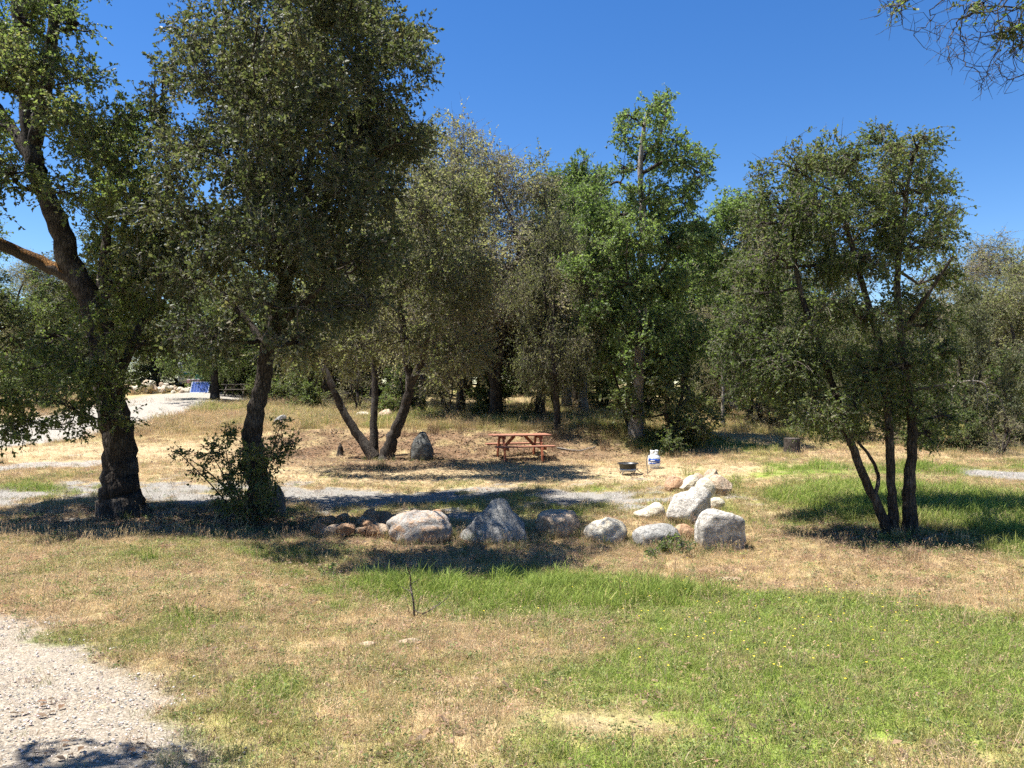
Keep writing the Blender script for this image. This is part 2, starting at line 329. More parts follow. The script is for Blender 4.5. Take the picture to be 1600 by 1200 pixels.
def field(x, y):
    """colour of the ground cover, gravel amount, lushness, litter amount, blade height"""
    n = fbm(x * .9, y * .9, 4, 20); n2 = fbm(x * 2.6, y * 2.6, 3, 31); n3 = fbm(x * .35 + 4, y * .35, 3, 44)
    jit = (n - .5) * 1.6
    grav = .86 * (1 - ss(.2, 1.5, seg_dist(x, y, STRIP) * .8 + jit * 2.2 + (n2 - .5) * 3.2 + (fbm(x * 5, y * 8, 2, 95) - .5) * 1.6 + .22))
    grav = np.maximum(grav, .8 * (1 - ss(.4, 1.0, seg_dist(x, y, STRIP2) + jit * 1.6 + (n2 - .5) * 2.4)))
    grav = np.maximum(grav, 1.2 * (1 - ss(2.4, 3.2, seg_dist(x, y, ROADL) + jit * .4)))
    grav = np.maximum(grav, 1.2 * (1 - ss(.7, 1.1, seg_dist(x, y, ROADR) + jit * .2)))
    edge = (x - np.interp(y, EDGE[:, 1], EDGE[:, 0])) * .8 + 0 * y                      # near road, bottom left
    grav = np.maximum(grav, 1.25 * (1 - ss(-.30, .45, edge + (n - .5) * .7 + (n2 - .5) * .5)) * (x < 0) * (y < 6.4))
    def E(px, py, rx, ry, k=1.0):
        c = at(px, py); return k * np.exp(-(((x - c[0]) / rx) ** 2 + ((y - c[1]) / ry) ** 2))
    lush = E(640, 915, 1.3, .7) + E(880, 930, 1.3, .8, 1.1) + E(1080, 960, 1.6, .9, .9) + E(1300, 1000, 1.5, .8, .8) + E(1520, 990, 1.1, .7, .9) + E(1450, 1120, 1.0, .5, .6)
    lush += E(1290, 775, 1.6, 1.8, 1.0) + E(1480, 790, 2.2, 2.0, 1.2) + E(1600, 820, 1.6, 1.6, 1) + E(1480, 860, 2.2, 1.0, .55) + E(1300, 730, 4, 2.5, .35) + E(1150, 700, 3, 1.5, .55) + E(960, 690, 2.2, 1.2, .8) + E(1400, 735, 3, 1.2, .7)
    lush += E(60, 765, 2.2, .7, .8) + E(330, 640, 3, 2, .5) + E(860, 795, 2.5, 1.2, .35) + E(930, 770, 2., 1.2, .3) + E(450, 870, 1.2, .5, .5) + E(250, 850, 2, .6, .35) + E(1110, 790, 2, 1, .3) + E(560, 800, 2, .6, .5)
    lush += E(170, 1000, .8, .5, .35) + E(330, 1060, .6, .3, .35) + E(880, 1190, 1, .2, .3)
    lush = lush - E(1330, 880, 2.6, .8, .9) - E(640, 975, .8, .25, .8) - E(850, 725, 6, 2.5, .6) - E(120, 710, 5, 2, .8) - E(1550, 930, 1.2, .5, .6) - E(930, 1130, .8, .35, .7)
    lush += E(1250, 1080, 1.6, .8, .45) + E(1500, 1050, 1.2, .8, .5) + .28 * ss(23, 26, y) * ss(-.3, -.2, x / np.maximum(y, 1)) + .18 * ss(10, 8, y) + .12 * ss(-1, 2, x) * ss(10, 8, y) - .25 * ss(24, 30, y) * 0
    lush = np.clip(.20 + lush + (n - .5) * 1.5 + (n2 - .5) * 1.1 + (fbm(x * 7, y * 7, 2, 90) - .5) * .6 + .16 * ss(7, 5, y), 0, 1.15)
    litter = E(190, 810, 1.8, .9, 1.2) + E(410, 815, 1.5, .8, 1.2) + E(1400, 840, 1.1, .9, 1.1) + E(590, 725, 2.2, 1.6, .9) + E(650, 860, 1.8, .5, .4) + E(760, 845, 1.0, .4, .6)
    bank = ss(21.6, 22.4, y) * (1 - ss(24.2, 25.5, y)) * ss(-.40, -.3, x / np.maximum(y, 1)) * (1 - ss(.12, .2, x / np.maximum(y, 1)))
    litter = np.clip(litter + bank * .95 * (.4 + n) + ss(30, 45, y) * .35 * ss(-.3, -.2, x / np.maximum(y, 1)), 0, 1) * ss(.2, .6, n2 + .1)  # brown leaf litter, strengthened on the bank to stand in for dappled shade too
    C = lambda *c: np.array(c)[None]
    mix = lambda a, b, t: a * (1 - t[:, None]) + b * t[:, None]
    dry = mix(C(.48, .385, .21), C(.42, .31, .20), ss(.35, .7, n2)); dry = mix(dry, C(.50, .40, .25), ss(.55, .75, n3) * .8)
    sand = E(940, 1130, .55, .28, .9) + E(560, 1010, .4, .15, .5) + E(820, 740, 7, 1.6, 1) + E(120, 705, 6, 1.8, 1.2) + E(600, 740, 4, 1.5, .6) + E(1120, 745, 5, 1.2, .8)
    dry = mix(dry, C(.52, .42, .27), np.clip(sand, 0, 1))
    grn = mix(C(.25, .28, .075), C(.33, .33, .11), ss(.3, .7, n2)); grn = mix(grn, C(.245, .33, .07), ss(.75, 1.1, lush))
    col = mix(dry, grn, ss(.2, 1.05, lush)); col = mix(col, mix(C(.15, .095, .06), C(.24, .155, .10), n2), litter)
    tall = E(640, 915, 1.2, .6) + E(860, 930, 1.2, .7, 1.1) + E(1020, 930, .9, .5, .8) + E(1290, 775, 1.6, 1.8, 1.0) + E(1480, 790, 2.2, 2.0, 1.2) + E(1600, 820, 1.6, 1.6, 1) + E(960, 690, 2.5, 1.5, .9) + E(1400, 735, 3, 1.2, .7) + E(60, 765, 2, .5, .7) + .6 * ss(23, 26, y)
    tall = np.clip(tall * .9 + (n - .5) * 1.5 + (n2 - .5) * 1.0 + (fbm(x * 6, y * 6, 2, 91) - .5) * .8, 0, 1.2)
    gt = mix(C(.40, .385, .355), C(.50, .44, .36), (edge < 1.5) & (y < 7) & (x < 0)); gt = np.where((y > 19)[:, None], C(.50, .47, .42), gt); col = mix(col, gt, ss(.3, .8, grav))
    H = .055 + .03 * lush + .05 * ss(.6, 1.0, tall) + .06 * ss(24, 30, y)
    H = H * (1 - .6 * np.clip(sand, 0, 1)) * (1 - .5 * litter)
    return col, np.clip(grav, 0, 1.2), lush, litter, H, np.clip(sand, 0, 1), tall
def axis(fine0, fine1, step, far0, far1, g=1.13):
    a = list(np.arange(fine0, fine1, step)); s = step; v = a[-1]
    while v < far1: s *= g; v += s; a.append(v)
    s = step; v = a[0]; pre = []
    while v > far0: s *= g; v -= s; pre.append(v)
    return np.array(pre[::-1] + a)
gx = axis(-14, 14, .13, -900, 900); gy = axis(2.2, 30, .12, -80, 1400)
GX, GY = np.meshgrid(gx, gy); fx, fy = GX.ravel(), GY.ravel()
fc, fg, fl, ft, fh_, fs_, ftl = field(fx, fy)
GZ = hgt(fx, fy) + (fbm(fx * 6, fy * 6, 2, 77) - .5) * .035 * (1 - np.clip(fg, 0, 1) * .7) * (fy < 40)
ii = np.arange(len(fx)).reshape(GX.shape)
Q = np.stack([ii[:-1, :-1], ii[:-1, 1:], ii[1:, 1:], ii[1:, :-1]], -1).reshape(-1, 4)
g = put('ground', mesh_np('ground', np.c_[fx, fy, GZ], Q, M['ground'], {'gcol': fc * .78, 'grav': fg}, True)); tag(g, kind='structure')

# ------------------------------------------------------------------ stuff scattered over the ground (geometry nodes)
def clump(name, nb, rad, h, w, lean, seed, m, flat=False):
    r = np.random.default_rng(seed); V = []; Fs = []; vv = []
    for i in range(nb):
        a = r.random() * 6.283; q = rad * math.sqrt(r.random()); b = np.array([q * math.cos(a), q * math.sin(a), -.01])
        a2 = r.random() * 6.283; hh = h * (.45 + .75 * r.random()); L = lean * (.3 + r.random()) * hh; dr = np.array([math.cos(a2), math.sin(a2), 0]); sd_ = np.array([-dr[1], dr[0], 0]) * w * (.6 + .8 * r.random())
        a3 = r.random() * 6.283; sd_ = np.array([math.cos(a3), math.sin(a3), 0]) * w * (.6 + .8 * r.random())
        mid = b + dr * L * .35 + np.array([0, 0, hh * .6]); tip = b + dr * L + np.array([0, 0, hh * (.95 - .5 * min(1, lean) * r.random())])
        k = len(V); V += [b - sd_ * .6, b + sd_ * .6, mid + sd_ * .5, mid - sd_ * .5, tip]; Fs += [(k, k + 1, k + 2, k + 3)]; vv += [r.random()] * 5
        Fs.append((k + 3, k + 2, k + 4, k + 4))
    quads = np.array([f for f in Fs if f[2] != f[3]]); tris = np.array([f[:3] for f in Fs if f[2] == f[3]])
    return bpy.data.objects.new(name, mesh_np(name, np.array(V), [quads, tris], m, {'v': vv}))
def weed(name, nb, rad, h, size, seed, m):
    r = np.random.default_rng(seed); V = []; Fs = []; vv = []
    for i in range(nb):
        a = r.random() * 6.283; q = rad * math.sqrt(r.random()); z = h * r.random(); c = np.array([q * math.cos(a), q * math.sin(a), z])
        d = r.normal(size=3); d[2] = abs(d[2]) * .5; d /= np.linalg.norm(d); s_ = np.cross(d, r.normal(size=3)); s_ /= np.linalg.norm(s_); L = size * (.5 + r.random())
        k = len(V); V += [c, c + d * L * .5 + s_ * L * .25, c + d * L, c + d * L * .5 - s_ * L * .25]; Fs.append((k, k + 1, k + 2, k + 3)); vv += [r.random()] * 4
    return bpy.data.objects.new(name, mesh_np(name, np.array(V), np.array(Fs), m, {'v': vv}))
def scatter(name, pts, scl, cols, protos, label, cat, seed=1, tilt=.15):
    r = np.random.default_rng(seed); n = len(pts)
    c = bpy.data.collections.new(name + '_kinds')
    for p in protos: c.objects.link(p)
    me = bpy.data.meshes.new(name); me.vertices.add(n); me.vertices.foreach_set('co', pts.astype(np.float32).ravel())
    a = me.attributes.new('scl', 'FLOAT', 'POINT'); a.data.foreach_set('value', scl.astype(np.float32))
    a = me.attributes.new('gcol', 'FLOAT_COLOR', 'POINT'); a.data.foreach_set('color', np.c_[cols, np.ones(n)].astype(np.float32).ravel())
    rot = np.c_[r.normal(size=(n, 2)) * tilt, r.random(n) * 6.283]
    a = me.attributes.new('rot', 'FLOAT_VECTOR', 'POINT'); a.data.foreach_set('vector', rot.astype(np.float32).ravel())
    a = me.attributes.new('pick', 'INT', 'POINT'); a.data.foreach_set('value', r.integers(0, len(protos), n).astype(np.int32))
    o = put(name, me); tag(o, label, cat, None, 'stuff')
    gt = bpy.data.node_groups.new(name, 'GeometryNodeTree')
    gt.interface.new_socket('Geometry', in_out='INPUT', socket_type='NodeSocketGeometry'); gt.interface.new_socket('Geometry', in_out='OUTPUT', socket_type='NodeSocketGeometry')
    N = gt.nodes; Lk = gt.links; gi = N.new('NodeGroupInput'); go = N.new('NodeGroupOutput'); ip = N.new('GeometryNodeInstanceOnPoints'); ci = N.new('GeometryNodeCollectionInfo')
    ci.inputs['Collection'].default_value = c; ci.inputs['Separate Children'].default_value = True; ci.inputs['Reset Children'].default_value = True
    def na(nm, t):
        q = N.new('GeometryNodeInputNamedAttribute'); q.data_type = t; q.inputs['Name'].default_value = nm; return q.outputs[0]
    Lk.new(gi.outputs[0], ip.inputs['Points']); Lk.new(ci.outputs[0], ip.inputs['Instance']); ip.inputs['Pick Instance'].default_value = True
    Lk.new(na('pick', 'INT'), ip.inputs['Instance Index']); Lk.new(na('scl', 'FLOAT'), ip.inputs['Scale'])
    er = N.new('FunctionNodeEulerToRotation'); Lk.new(na('rot', 'FLOAT_VECTOR'), er.inputs[0]); Lk.new(er.outputs[0], ip.inputs['Rotation'])
    Lk.new(ip.outputs[0], go.inputs[0])
    md = o.modifiers.new('scatter', 'NODES'); md.node_group = gt
    return o
rg = np.random.default_rng(11)
def sample(y0, y1, n, marg=1.12):
    """ground points in the wedge the picture shows, even per square metre"""
    y = np.sqrt(rg.random(n) * (y1 * y1 - y0 * y0) + y0 * y0); x = (rg.random(n) * 2 - 1) * y * .667 * marg + 0
    x += (rg.random(n) - .5) * 1.0
    return x, y
def cover(specs, keepf, scf, jitc, tallonly=False):
    P = []; Sx = []; Cc = []
    for y0, y1, n, k in specs:
        x, y = sample(y0, y1, n); c, gr, lu, li, H, sa, tl = field(x, y)
        p = keepf(gr, tl if tallonly else lu, li, H, sa, y); m = rg.random(n) < p
        x, y, c, lu, H, li = x[m], y[m], c[m], lu[m], H[m], li[m]
        P.append(np.c_[x, y, hgt(x, y)]); Sx.append(scf(lu, H, li, y) * k * (.7 + .6 * rg.random(len(x)))); Cc.append(jitc(c, lu, li))
    return np.concatenate(P), np.concatenate(Sx), np.concatenate(Cc)
def jit_any(c, lu, li):
    n = len(c); f = .75 + .5 * rg.random((n, 1)); c = c * f; k = rg.random(n)
    tan = np.array([.46, .36, .22]); pnk = np.array([.38, .26, .19]); grn = np.array([.19, .26, .06])
    c = np.where((k < .16)[:, None], c * .4 + tan * .6, c); c = np.where(((k > .16) & (k < .28))[:, None], c * .4 + pnk * .6, c); c = np.where(((k > .28) & (k < .46))[:, None], c * .5 + grn * .5, c)
    return c
g1 = [clump('grass_tuft', 26, .09, .10, .0032, .9, 40 + i, M['grass']) for i in range(4)]
pts, sc_, cc = cover([(2.6, 6, 9000, .8), (6, 11, 17000, 1.0), (11, 20, 22000, 1.35), (20, 40, 26000, 2.1)],
    lambda gr, lu, li, H, sa, y: np.clip(1.25 - gr * 1.35, 0.02, 1) * (1 - .55 * li) * (1 - .55 * sa), lambda lu, H, li, y: H / .095, jit_any)
scatter('short_grass', pts, sc_, cc, g1, 'short mixed green and dry grass covering the meadow', 'grass', 3)
g2 = [clump('tall_tuft', 34, .11, .26, .0038, .45, 60 + i, M['grass']) for i in range(3)]
pts, sc_, cc = cover([(5.5, 11, 9000, 1.0), (11, 24, 12000, 1.25), (24, 44, 14000, 2.0)],
    lambda gr, lu, li, H, sa, y: ss(.45, 1.0, lu) * (gr < .2), lambda lu, H, li, y: .45 + .5 * rg.random(len(lu)), lambda c, lu, li: c * (.8 + .5 * rg.random((len(c), 1))), True)
scatter('tall_grass', pts, sc_, cc, g2, 'lush tall green grass in the swale and under the right trees', 'grass', 4)
g3 = [weed('low_weed', 34, .07, .05, .022, 80 + i, M['grass']) for i in range(3)]
def wc(c, lu, li):
    k = rg.random(len(c))[:, None]; return np.where(k < .6, np.array([.19, .25, .08]), np.where(k < .8, np.array([.30, .20, .15]), np.array([.19, .23, .10]))) * (.7 + .6 * rg.random((len(c), 1)))
pts, sc_, cc = cover([(2.6, 6, 3600, .8), (6, 12, 7000, 1.1), (12, 20, 4000, 1.4)], lambda gr, lu, li, H, sa, y: np.clip(1 - gr * 1.2, 0, 1) * (.25 + .75 * ss(.1, .6, lu)) * (1 - sa), lambda lu, H, li, y: .8 + 0 * lu, wc)
scatter('low_weeds', pts, sc_, cc, g3, 'small leafy weeds growing low among the grass', 'weeds', 5)
g4 = [clump('straw', 22, .13, .045, .0028, 3.2, 100 + i, M['grass']) for i in range(3)]
pts, sc_, cc = cover([(2.6, 6, 5500, .8), (6, 12, 9000, 1.0), (12, 24, 12000, 1.4)], lambda gr, lu, li, H, sa, y: np.clip(1 - gr * 1.15, .03, 1) * (1 - .8 * ss(.3, .9, lu)), lambda lu, H, li, y: .9 + 0 * lu,
    lambda c, lu, li: np.array([.52, .41, .26]) * (.6 + .65 * rg.random((len(c), 1))) * (1 - .4 * li[:, None]))
scatter('dry_straw', pts, sc_, cc, g4, 'flattened dry straw lying over the soil', 'straw', 6)
g5 = []
for i in range(3):
    r_ = np.random.default_rng(120 + i); V = []; Fq = []; vv = []
    for j in range(7):
        b0 = np.r_[(r_.random(2) - .5) * .22, -.01]; a = r_.random() * 6.28; h = .13 + .16 * r_.random(); ln = np.array([math.cos(a), math.sin(a), 0]) * h * .35 * r_.random(); w = np.array([math.sin(a), math.cos(a), 0]) * .0012
        tp = b0 + ln + [0, 0, h]; k = len(V); V += [b0 - w, b0 + w, tp + w, tp - w]; Fq.append((k, k + 1, k + 2, k + 3)); vv += [r_.random()] * 4
        for q in range(4):
            d = unit(r_.normal(size=3) + [0, 0, 1]) * (.012 + .012 * r_.random()); c0 = tp - (tp - b0) * .06 * q; s_ = unit(np.cross(d, r_.normal(size=3))) * .003; k = len(V); V += [c0, c0 + d * .5 + s_, c0 + d, c0 + d * .5 - s_]; Fq.append((k, k + 1, k + 2, k + 3)); vv += [.6 + .4 * r_.random()] * 4
    g5.append(bpy.data.objects.new('seed_stalks', mesh_np('seed_stalks', np.array(V), np.array(Fq), M['grass'], {'v': vv})))
pts, sc_, cc = cover([(2.6, 6, 2200, .8), (6, 12, 4200, .9), (12, 26, 3500, 1.2), (26, 45, 6000, 2)], lambda gr, lu, li, H, sa, y: np.clip(1 - gr * 1.3, 0, 1) * (.35 + .65 * (1 - sa)) * (1 - .75 * ss(.3, .8, lu)) * (.3 + .7 * vn(y * .8, lu * 6)), lambda lu, H, li, y: .8 + 0 * lu,
    lambda c, lu, li: np.where(rg.random((len(c), 1)) < .4, np.array([.44, .32, .22]), np.array([.52, .44, .26])) * (.7 + .6 * rg.random((len(c), 1))))
scatter('grass_seed_heads', pts, sc_, cc, g5, 'thin dry grass stalks with seed heads standing over the meadow', 'grass', 9)
# dead leaves
def litter_proto(i):
    r = np.random.default_rng(200 + i); V = []; Fs = []; vv = []
    for j in range(9):
        c = np.r_[(r.random(2) - .5) * .28, .006 + .01 * r.random()]; a = r.random() * 6.28; d = np.array([math.cos(a), math.sin(a), .25 * r.normal()]); s_ = np.array([-math.sin(a), math.cos(a), .3 * r.normal()]); L = .035 + .025 * r.random()
        k = len(V); V += [c, c + d * L * .5 + s_ * L * .3 + [0, 0, .006], c + d * L, c + d * L * .5 - s_ * L * .3 + [0, 0, .006]]; Fs.append((k, k + 1, k + 2, k + 3)); vv += [r.random()] * 4
    return bpy.data.objects.new('dead_leaves', mesh_np('dead_leaves', np.array(V), np.array(Fs), M['grass'], {'v': vv}))
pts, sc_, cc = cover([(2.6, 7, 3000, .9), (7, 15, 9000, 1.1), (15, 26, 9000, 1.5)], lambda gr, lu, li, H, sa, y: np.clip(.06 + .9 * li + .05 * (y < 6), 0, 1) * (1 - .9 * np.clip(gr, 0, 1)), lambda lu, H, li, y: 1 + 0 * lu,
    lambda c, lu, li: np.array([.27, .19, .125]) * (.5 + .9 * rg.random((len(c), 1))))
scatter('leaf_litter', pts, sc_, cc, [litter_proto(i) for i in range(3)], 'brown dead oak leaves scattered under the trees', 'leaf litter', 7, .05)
# stones of the gravel
def ico(sub):
    import bmesh
    b = bmesh.new(); bmesh.ops.create_icosphere(b, subdivisions=sub, radius=1); V = np.array([v.co[:] for v in b.verts]); Fq = np.array([[v.index for v in f.verts] for f in b.faces]); b.free(); return V, Fq
IC = {k: ico(k) for k in (1, 2, 3, 4, 5)}
M['pebble'] = grass_mat('gravel_stone', trans=0.0)
def pebble(i):
    r = np.random.default_rng(300 + i); V = []; Fs = []; vv = []; n = 0
    for j in range(6):
        v, f = IC[1]; s_ = np.array([1, .8, .6]) * (.004 + .007 * r.random() ** 3); P = v * (1 + .25 * r.normal(size=(len(v), 1))) * s_ + np.r_[(r.random(2) - .5) * .16, .002]
        V.append(P); Fs.append(f + n); n += len(v); vv += [r.random()] * len(v)
    return bpy.data.objects.new('pebbles', mesh_np('pebbles', np.concatenate(V), np.concatenate(Fs), M['pebble'], {'v': vv}))
pts, sc_, cc = cover([(2.6, 7, 22000, 1), (7, 20, 26000, 1.5)], lambda gr, lu, li, H, sa, y: np.clip(gr * .4, .002, 1), lambda lu, H, li, y: .6 + .5 * rg.random(len(lu)), lambda c, lu, li: np.where(c[:, :1] > .5, c * .8, np.array([.38, .365, .34])) * (.5 + .8 * rg.random((len(c), 1))))
scatter('gravel', pts, sc_, cc, [pebble(i) for i in range(4)], 'loose grey gravel stones on the driveway and track', 'gravel', 8)
# yellow flowers
fm, nt_, out_ = mat('yellow_petal'); pb = pbsdf(nt_, (.75, .55, .04), .6); nt_.links.new(pb.outputs[0], out_.inputs[0])
V = []; Fq = []
c_ = [at(1200 + rg.normal() * 170, 960 + rg.normal() * 60) for _ in range(110)]
for p in c_:
    for j in range(5):
        a = j * 1.2566; k = len(V); c = p + [0, 0, .12]; d = np.array([math.cos(a), math.sin(a), .2]) * .008; s_ = np.array([-math.sin(a), math.cos(a), 0]) * .004
        V += [c, c + d * .6 + s_, c + d, c + d * .6 - s_]; Fq.append((k, k + 1, k + 2, k + 3))
o = put('yellow_wildflowers', mesh_np('yellow_wildflowers', np.array(V), np.array(Fq), fm)); tag(o, 'tiny yellow wildflowers dotted through the green grass', 'wildflowers', None, 'stuff')

# ------------------------------------------------------------------ trees
def tree_parts(stems, puffs, r, leafL=.055, leaves=60000, per_twig=14, twig_len=.28, droop=.25, sub=7, bare=0.0, spread=.30, shell=.68, root=None, min_r=.012, mats=('bark', 'twig', 'leaf_oak'), vp=2.4):
    """stems: list of (points, r0, r1) ; puffs: (n,4) x y z radius. returns dict of meshes"""
    out = []
    nodes = []; nrad = []
    for k, (P, r0, r1) in enumerate(stems):
        L = smoothline(P, 6); n = len(L); t = np.linspace(0, 1, n); rr = r0 + (r1 - r0) * t ** .85
        if k == 0 or P[0][2] < stems[0][0][0][2] + .3: rr = rr * (1 + .45 * np.exp(-t * n / 3.2))      # root flare
        L = L + np.c_[np.zeros((n, 3))] + (r.normal(size=(n, 3)) * rr[:, None] * .10) * (t[:, None] > .03)
        ns = 14 if r0 > .1 else 9; V, Fq = tubes(L[None], rr[None], ns)
        ang = np.tile(np.arange(ns), n); ctr = np.repeat(L, ns, 0)
        V = ctr + (V - ctr) * (1 + .16 * (fbm(ang * 1.3 + k * 9, np.repeat(np.arange(n), ns) * .55, 2, 5) - .5)[:, None] * 2)
        out.append(('trunk' if k == 0 else 'limb', V, Fq, stems[k]))
        nodes.append(L); nrad.append(rr)
    nodes = np.concatenate(nodes); nrad = np.concatenate(nrad)
    puffs = np.asarray(puffs, float)
    order = np.argsort([np.min(np.linalg.norm(nodes - p[:3], axis=1)) for p in puffs])
    paths = []; prad = []
    vol = puffs[:, 3] ** vp; share = vol / vol.sum()
    LC = []; LD = []; TW = []; TR = []
    for i in order:
        c = puffs[i, :3]; pr = puffs[i, 3]
        d = np.linalg.norm(nodes - c, axis=1) + .8 * np.maximum(0, nodes[:, 2] - c[2]) ; d = d + .25 * (nrad < .03)
        j = int(np.argmin(d)); a = nodes[j]; L = np.linalg.norm(c - a)
        t = np.linspace(0, 1, 6)[:, None]; mid = (a + c) / 2 + np.array([0, 0, -.10 * L]) + r.normal(size=3) * L * .10
        path = (1 - t) ** 2 * a + 2 * t * (1 - t) * mid + t * t * c
        path[1:-1] += r.normal(size=(4, 3)) * L * .03
        r0 = min(nrad[j] * .62, .02 + .028 * pr + .018 * L); rr = r0 + (max(min_r, r0 * .45) - r0) * t[:, 0]
        paths.append(path); prad.append(rr); nodes = np.concatenate([nodes, path[2:]]); nrad = np.concatenate([nrad, rr[2:]])
        # sub branches to leaf clusters
        m = max(3, int(sub * (.6 + .8 * r.random())))
        dv = unit(r.normal(size=(m, 3))); dv[:, 2] = dv[:, 2] * .8 + .12; q = c + dv * pr * (shell + (1 - shell) * r.random((m, 1)) ** .5) * np.array([1, 1, .85])
        st = path[r.integers(3, 6, m)]
        t4 = np.linspace(0, 1, 4)[None, :, None]; sp = st[:, None] * (1 - t4) + q[:, None] * t4; sp[:, 1:3] += r.normal(size=(m, 2, 3)) * pr * .09
        TW.append(np.concatenate([sp[:, :3], sp[:, 3:4]], 1)); TR.append(np.broadcast_to(np.array([.55, .4, .28, .16]) * r0 * .8 + .002, (m, 4)))
        # twigs with leaves round each cluster centre and along the sub branch
        nt = max(3, int(leaves * share[i] / per_twig)); kc = r.integers(0, m, nt); tt = 1 - .55 * r.random(nt) ** 1.7
        base = st[kc] * (1 - tt[:, None]) + q[kc] * tt[:, None] + r.normal(size=(nt, 3)) * pr * spread * .5
        dd = unit(unit(base - c) * .8 + r.normal(size=(nt, 3)) * .8 + np.array([0, 0, -droop])); tl = twig_len * (.5 + .8 * r.random((nt, 1)))
        mid = base + dd * tl * .5 + np.array([0, 0, .03]) * tl; end = base + dd * tl + np.array([0, 0, -.25 * droop]) * tl
        tp = np.stack([base, mid, end], 1); TW3 = tp; 
        out.append(('tw3', TW3, None, None))
        u = r.random((nt, per_twig)); u = .1 + .9 * u; pos = np.where(u[..., None] < .5, tp[:, :1] + (tp[:, 1:2] - tp[:, :1]) * (u[..., None] * 2), tp[:, 1:2] + (tp[:, 2:] - tp[:, 1:2]) * (u[..., None] * 2 - 1))
        ld = unit(dd[:, None] * .5 + r.normal(size=(nt, per_twig, 3)) * .75 + np.array([0, 0, -.1]))
        keep = (r.random(nt) >= bare)
        LC.append(pos[keep].reshape(-1, 3)); LD.append(ld[keep].reshape(-1, 3))
    C = np.concatenate(LC); D = np.concatenate(LD); n = len(C)
    N_ = unit(r.normal(size=(n, 3)) * .8 + np.array([0, 0, .6])); Sd = unit(np.cross(D, N_)); N_ = np.cross(Sd, D); Ls = leafL * (.45 + .95 * r.random((n, 1)) ** 1.3)
    V = np.stack([C, C + D * Ls * .5 + Sd * Ls * .30 + N_ * Ls * .07, C + D * Ls, C + D * Ls * .5 - Sd * Ls * .30 + N_ * Ls * .07], 1).reshape(-1, 3)
    lf = np.arange(n * 4).reshape(-1, 4)
    cv = fbm(C[:, 0] * 1.3, C[:, 2] * 1.3 + C[:, 1] * .7, 2, 6); vv = np.clip(cv * .9 + (r.random(n) - .5) * .7, 0, 1)
    leaves_me = mesh_np('crown', V, lf, M[mats[2]], {'v': np.repeat(vv, 4)})
    # branches
    b1, f1 = tubes(np.array(paths), np.array(prad), 6); A = [b1]; Fs = [f1]; k = len(b1)
    b2, f2 = tubes(np.concatenate(TW), np.concatenate(TR), 4); A.append(b2); Fs.append(f2 + k); k += len(b2)
    t3 = np.concatenate([o_[1] for o_ in out if o_[0] == 'tw3']); 
    tw_r = np.broadcast_to(np.array([.0042, .0034, .0018]) * (leafL / .055) ** .7, (len(t3), 3)); b3, f3 = tubes(t3, tw_r, 3)
    br_me = mesh_np('branches', np.concatenate(A), np.concatenate(Fs), M[mats[0]], None, True)
    tw_me = mesh_np('twigs', b3, f3, M[mats[1]])
    stems_me = [(nm, mesh_np(nm, V_, F_, M[mats[0]], None, True)) for nm, V_, F_, _ in out if nm != 'tw3']
    return stems_me, br_me, tw_me, leaves_me
def plant_tree(name, label, cat, base, parts, group=None):
    root = thing(name, label, cat, base, 0, group); inv = -np.asarray(base)
    stems, br, tw, lv = parts
    for nm, me in stems: put(nm, me, root)
    for nm, me in (('branches', br), ('twigs', tw), ('crown', lv)): tag(put(nm, me, root), kind='stuff')
    return root
def world_tree(name, label, base, stems, puffs, seed, d, depth, mats=('bark', 'twig', 'leaf_oak'), layers=2, limb_mats=None, doff=0, pk=1, **kw):
    """stems/puffs given as rows seen from the road: stems [( [(px,py,ddepth)...], r0, r1)], puffs (px,py,rpx[,ddepth])"""
    r = np.random.default_rng(seed); b = np.asarray(base)
    st = [(np.array([pp(p[0], p[1], d + (p[2] if len(p) > 2 else 0)) for p in P]) - b, r0, r1) for P, r0, r1 in stems]
    pf = []
    xs = np.array([p[0] for p in puffs]); xm = (xs.min() + xs.max()) / 2; xr = (xs.max() - xs.min()) / 2 + 1
    for p in puffs:
        if len(p) > 3: w = pp(p[0], p[1], d + p[3]); pf.append([*(w - b), p[2] / F * d]); continue
        w_ = depth * math.sqrt(max(.12, 1 - ((p[0] - xm) / xr) ** 2))
        for k in range(layers):
            dz = doff + ((k + .5) / layers * 2 - 1) * w_ + r.normal() * .25; j = r.normal(size=2) * p[2] * .15
            w = pp(p[0] + j[0], p[1] + j[1], d + dz); pf.append([*(w - b), p[2] / F * (d + dz) * (.68 + .42 * r.random()) * pk])
    parts = tree_parts(st, pf, r, mats=mats, **kw)
    o = plant_tree(name, label, 'tree', base, parts)
    for i, mname in (limb_mats or {}).items():
        l = ([c for c in o.children if c.name.startswith('trunk')] + sorted([c for c in o.children if c.name.startswith('limb')], key=lambda c: c.name))[i]; l.data.materials[0] = M[mname]
    return o

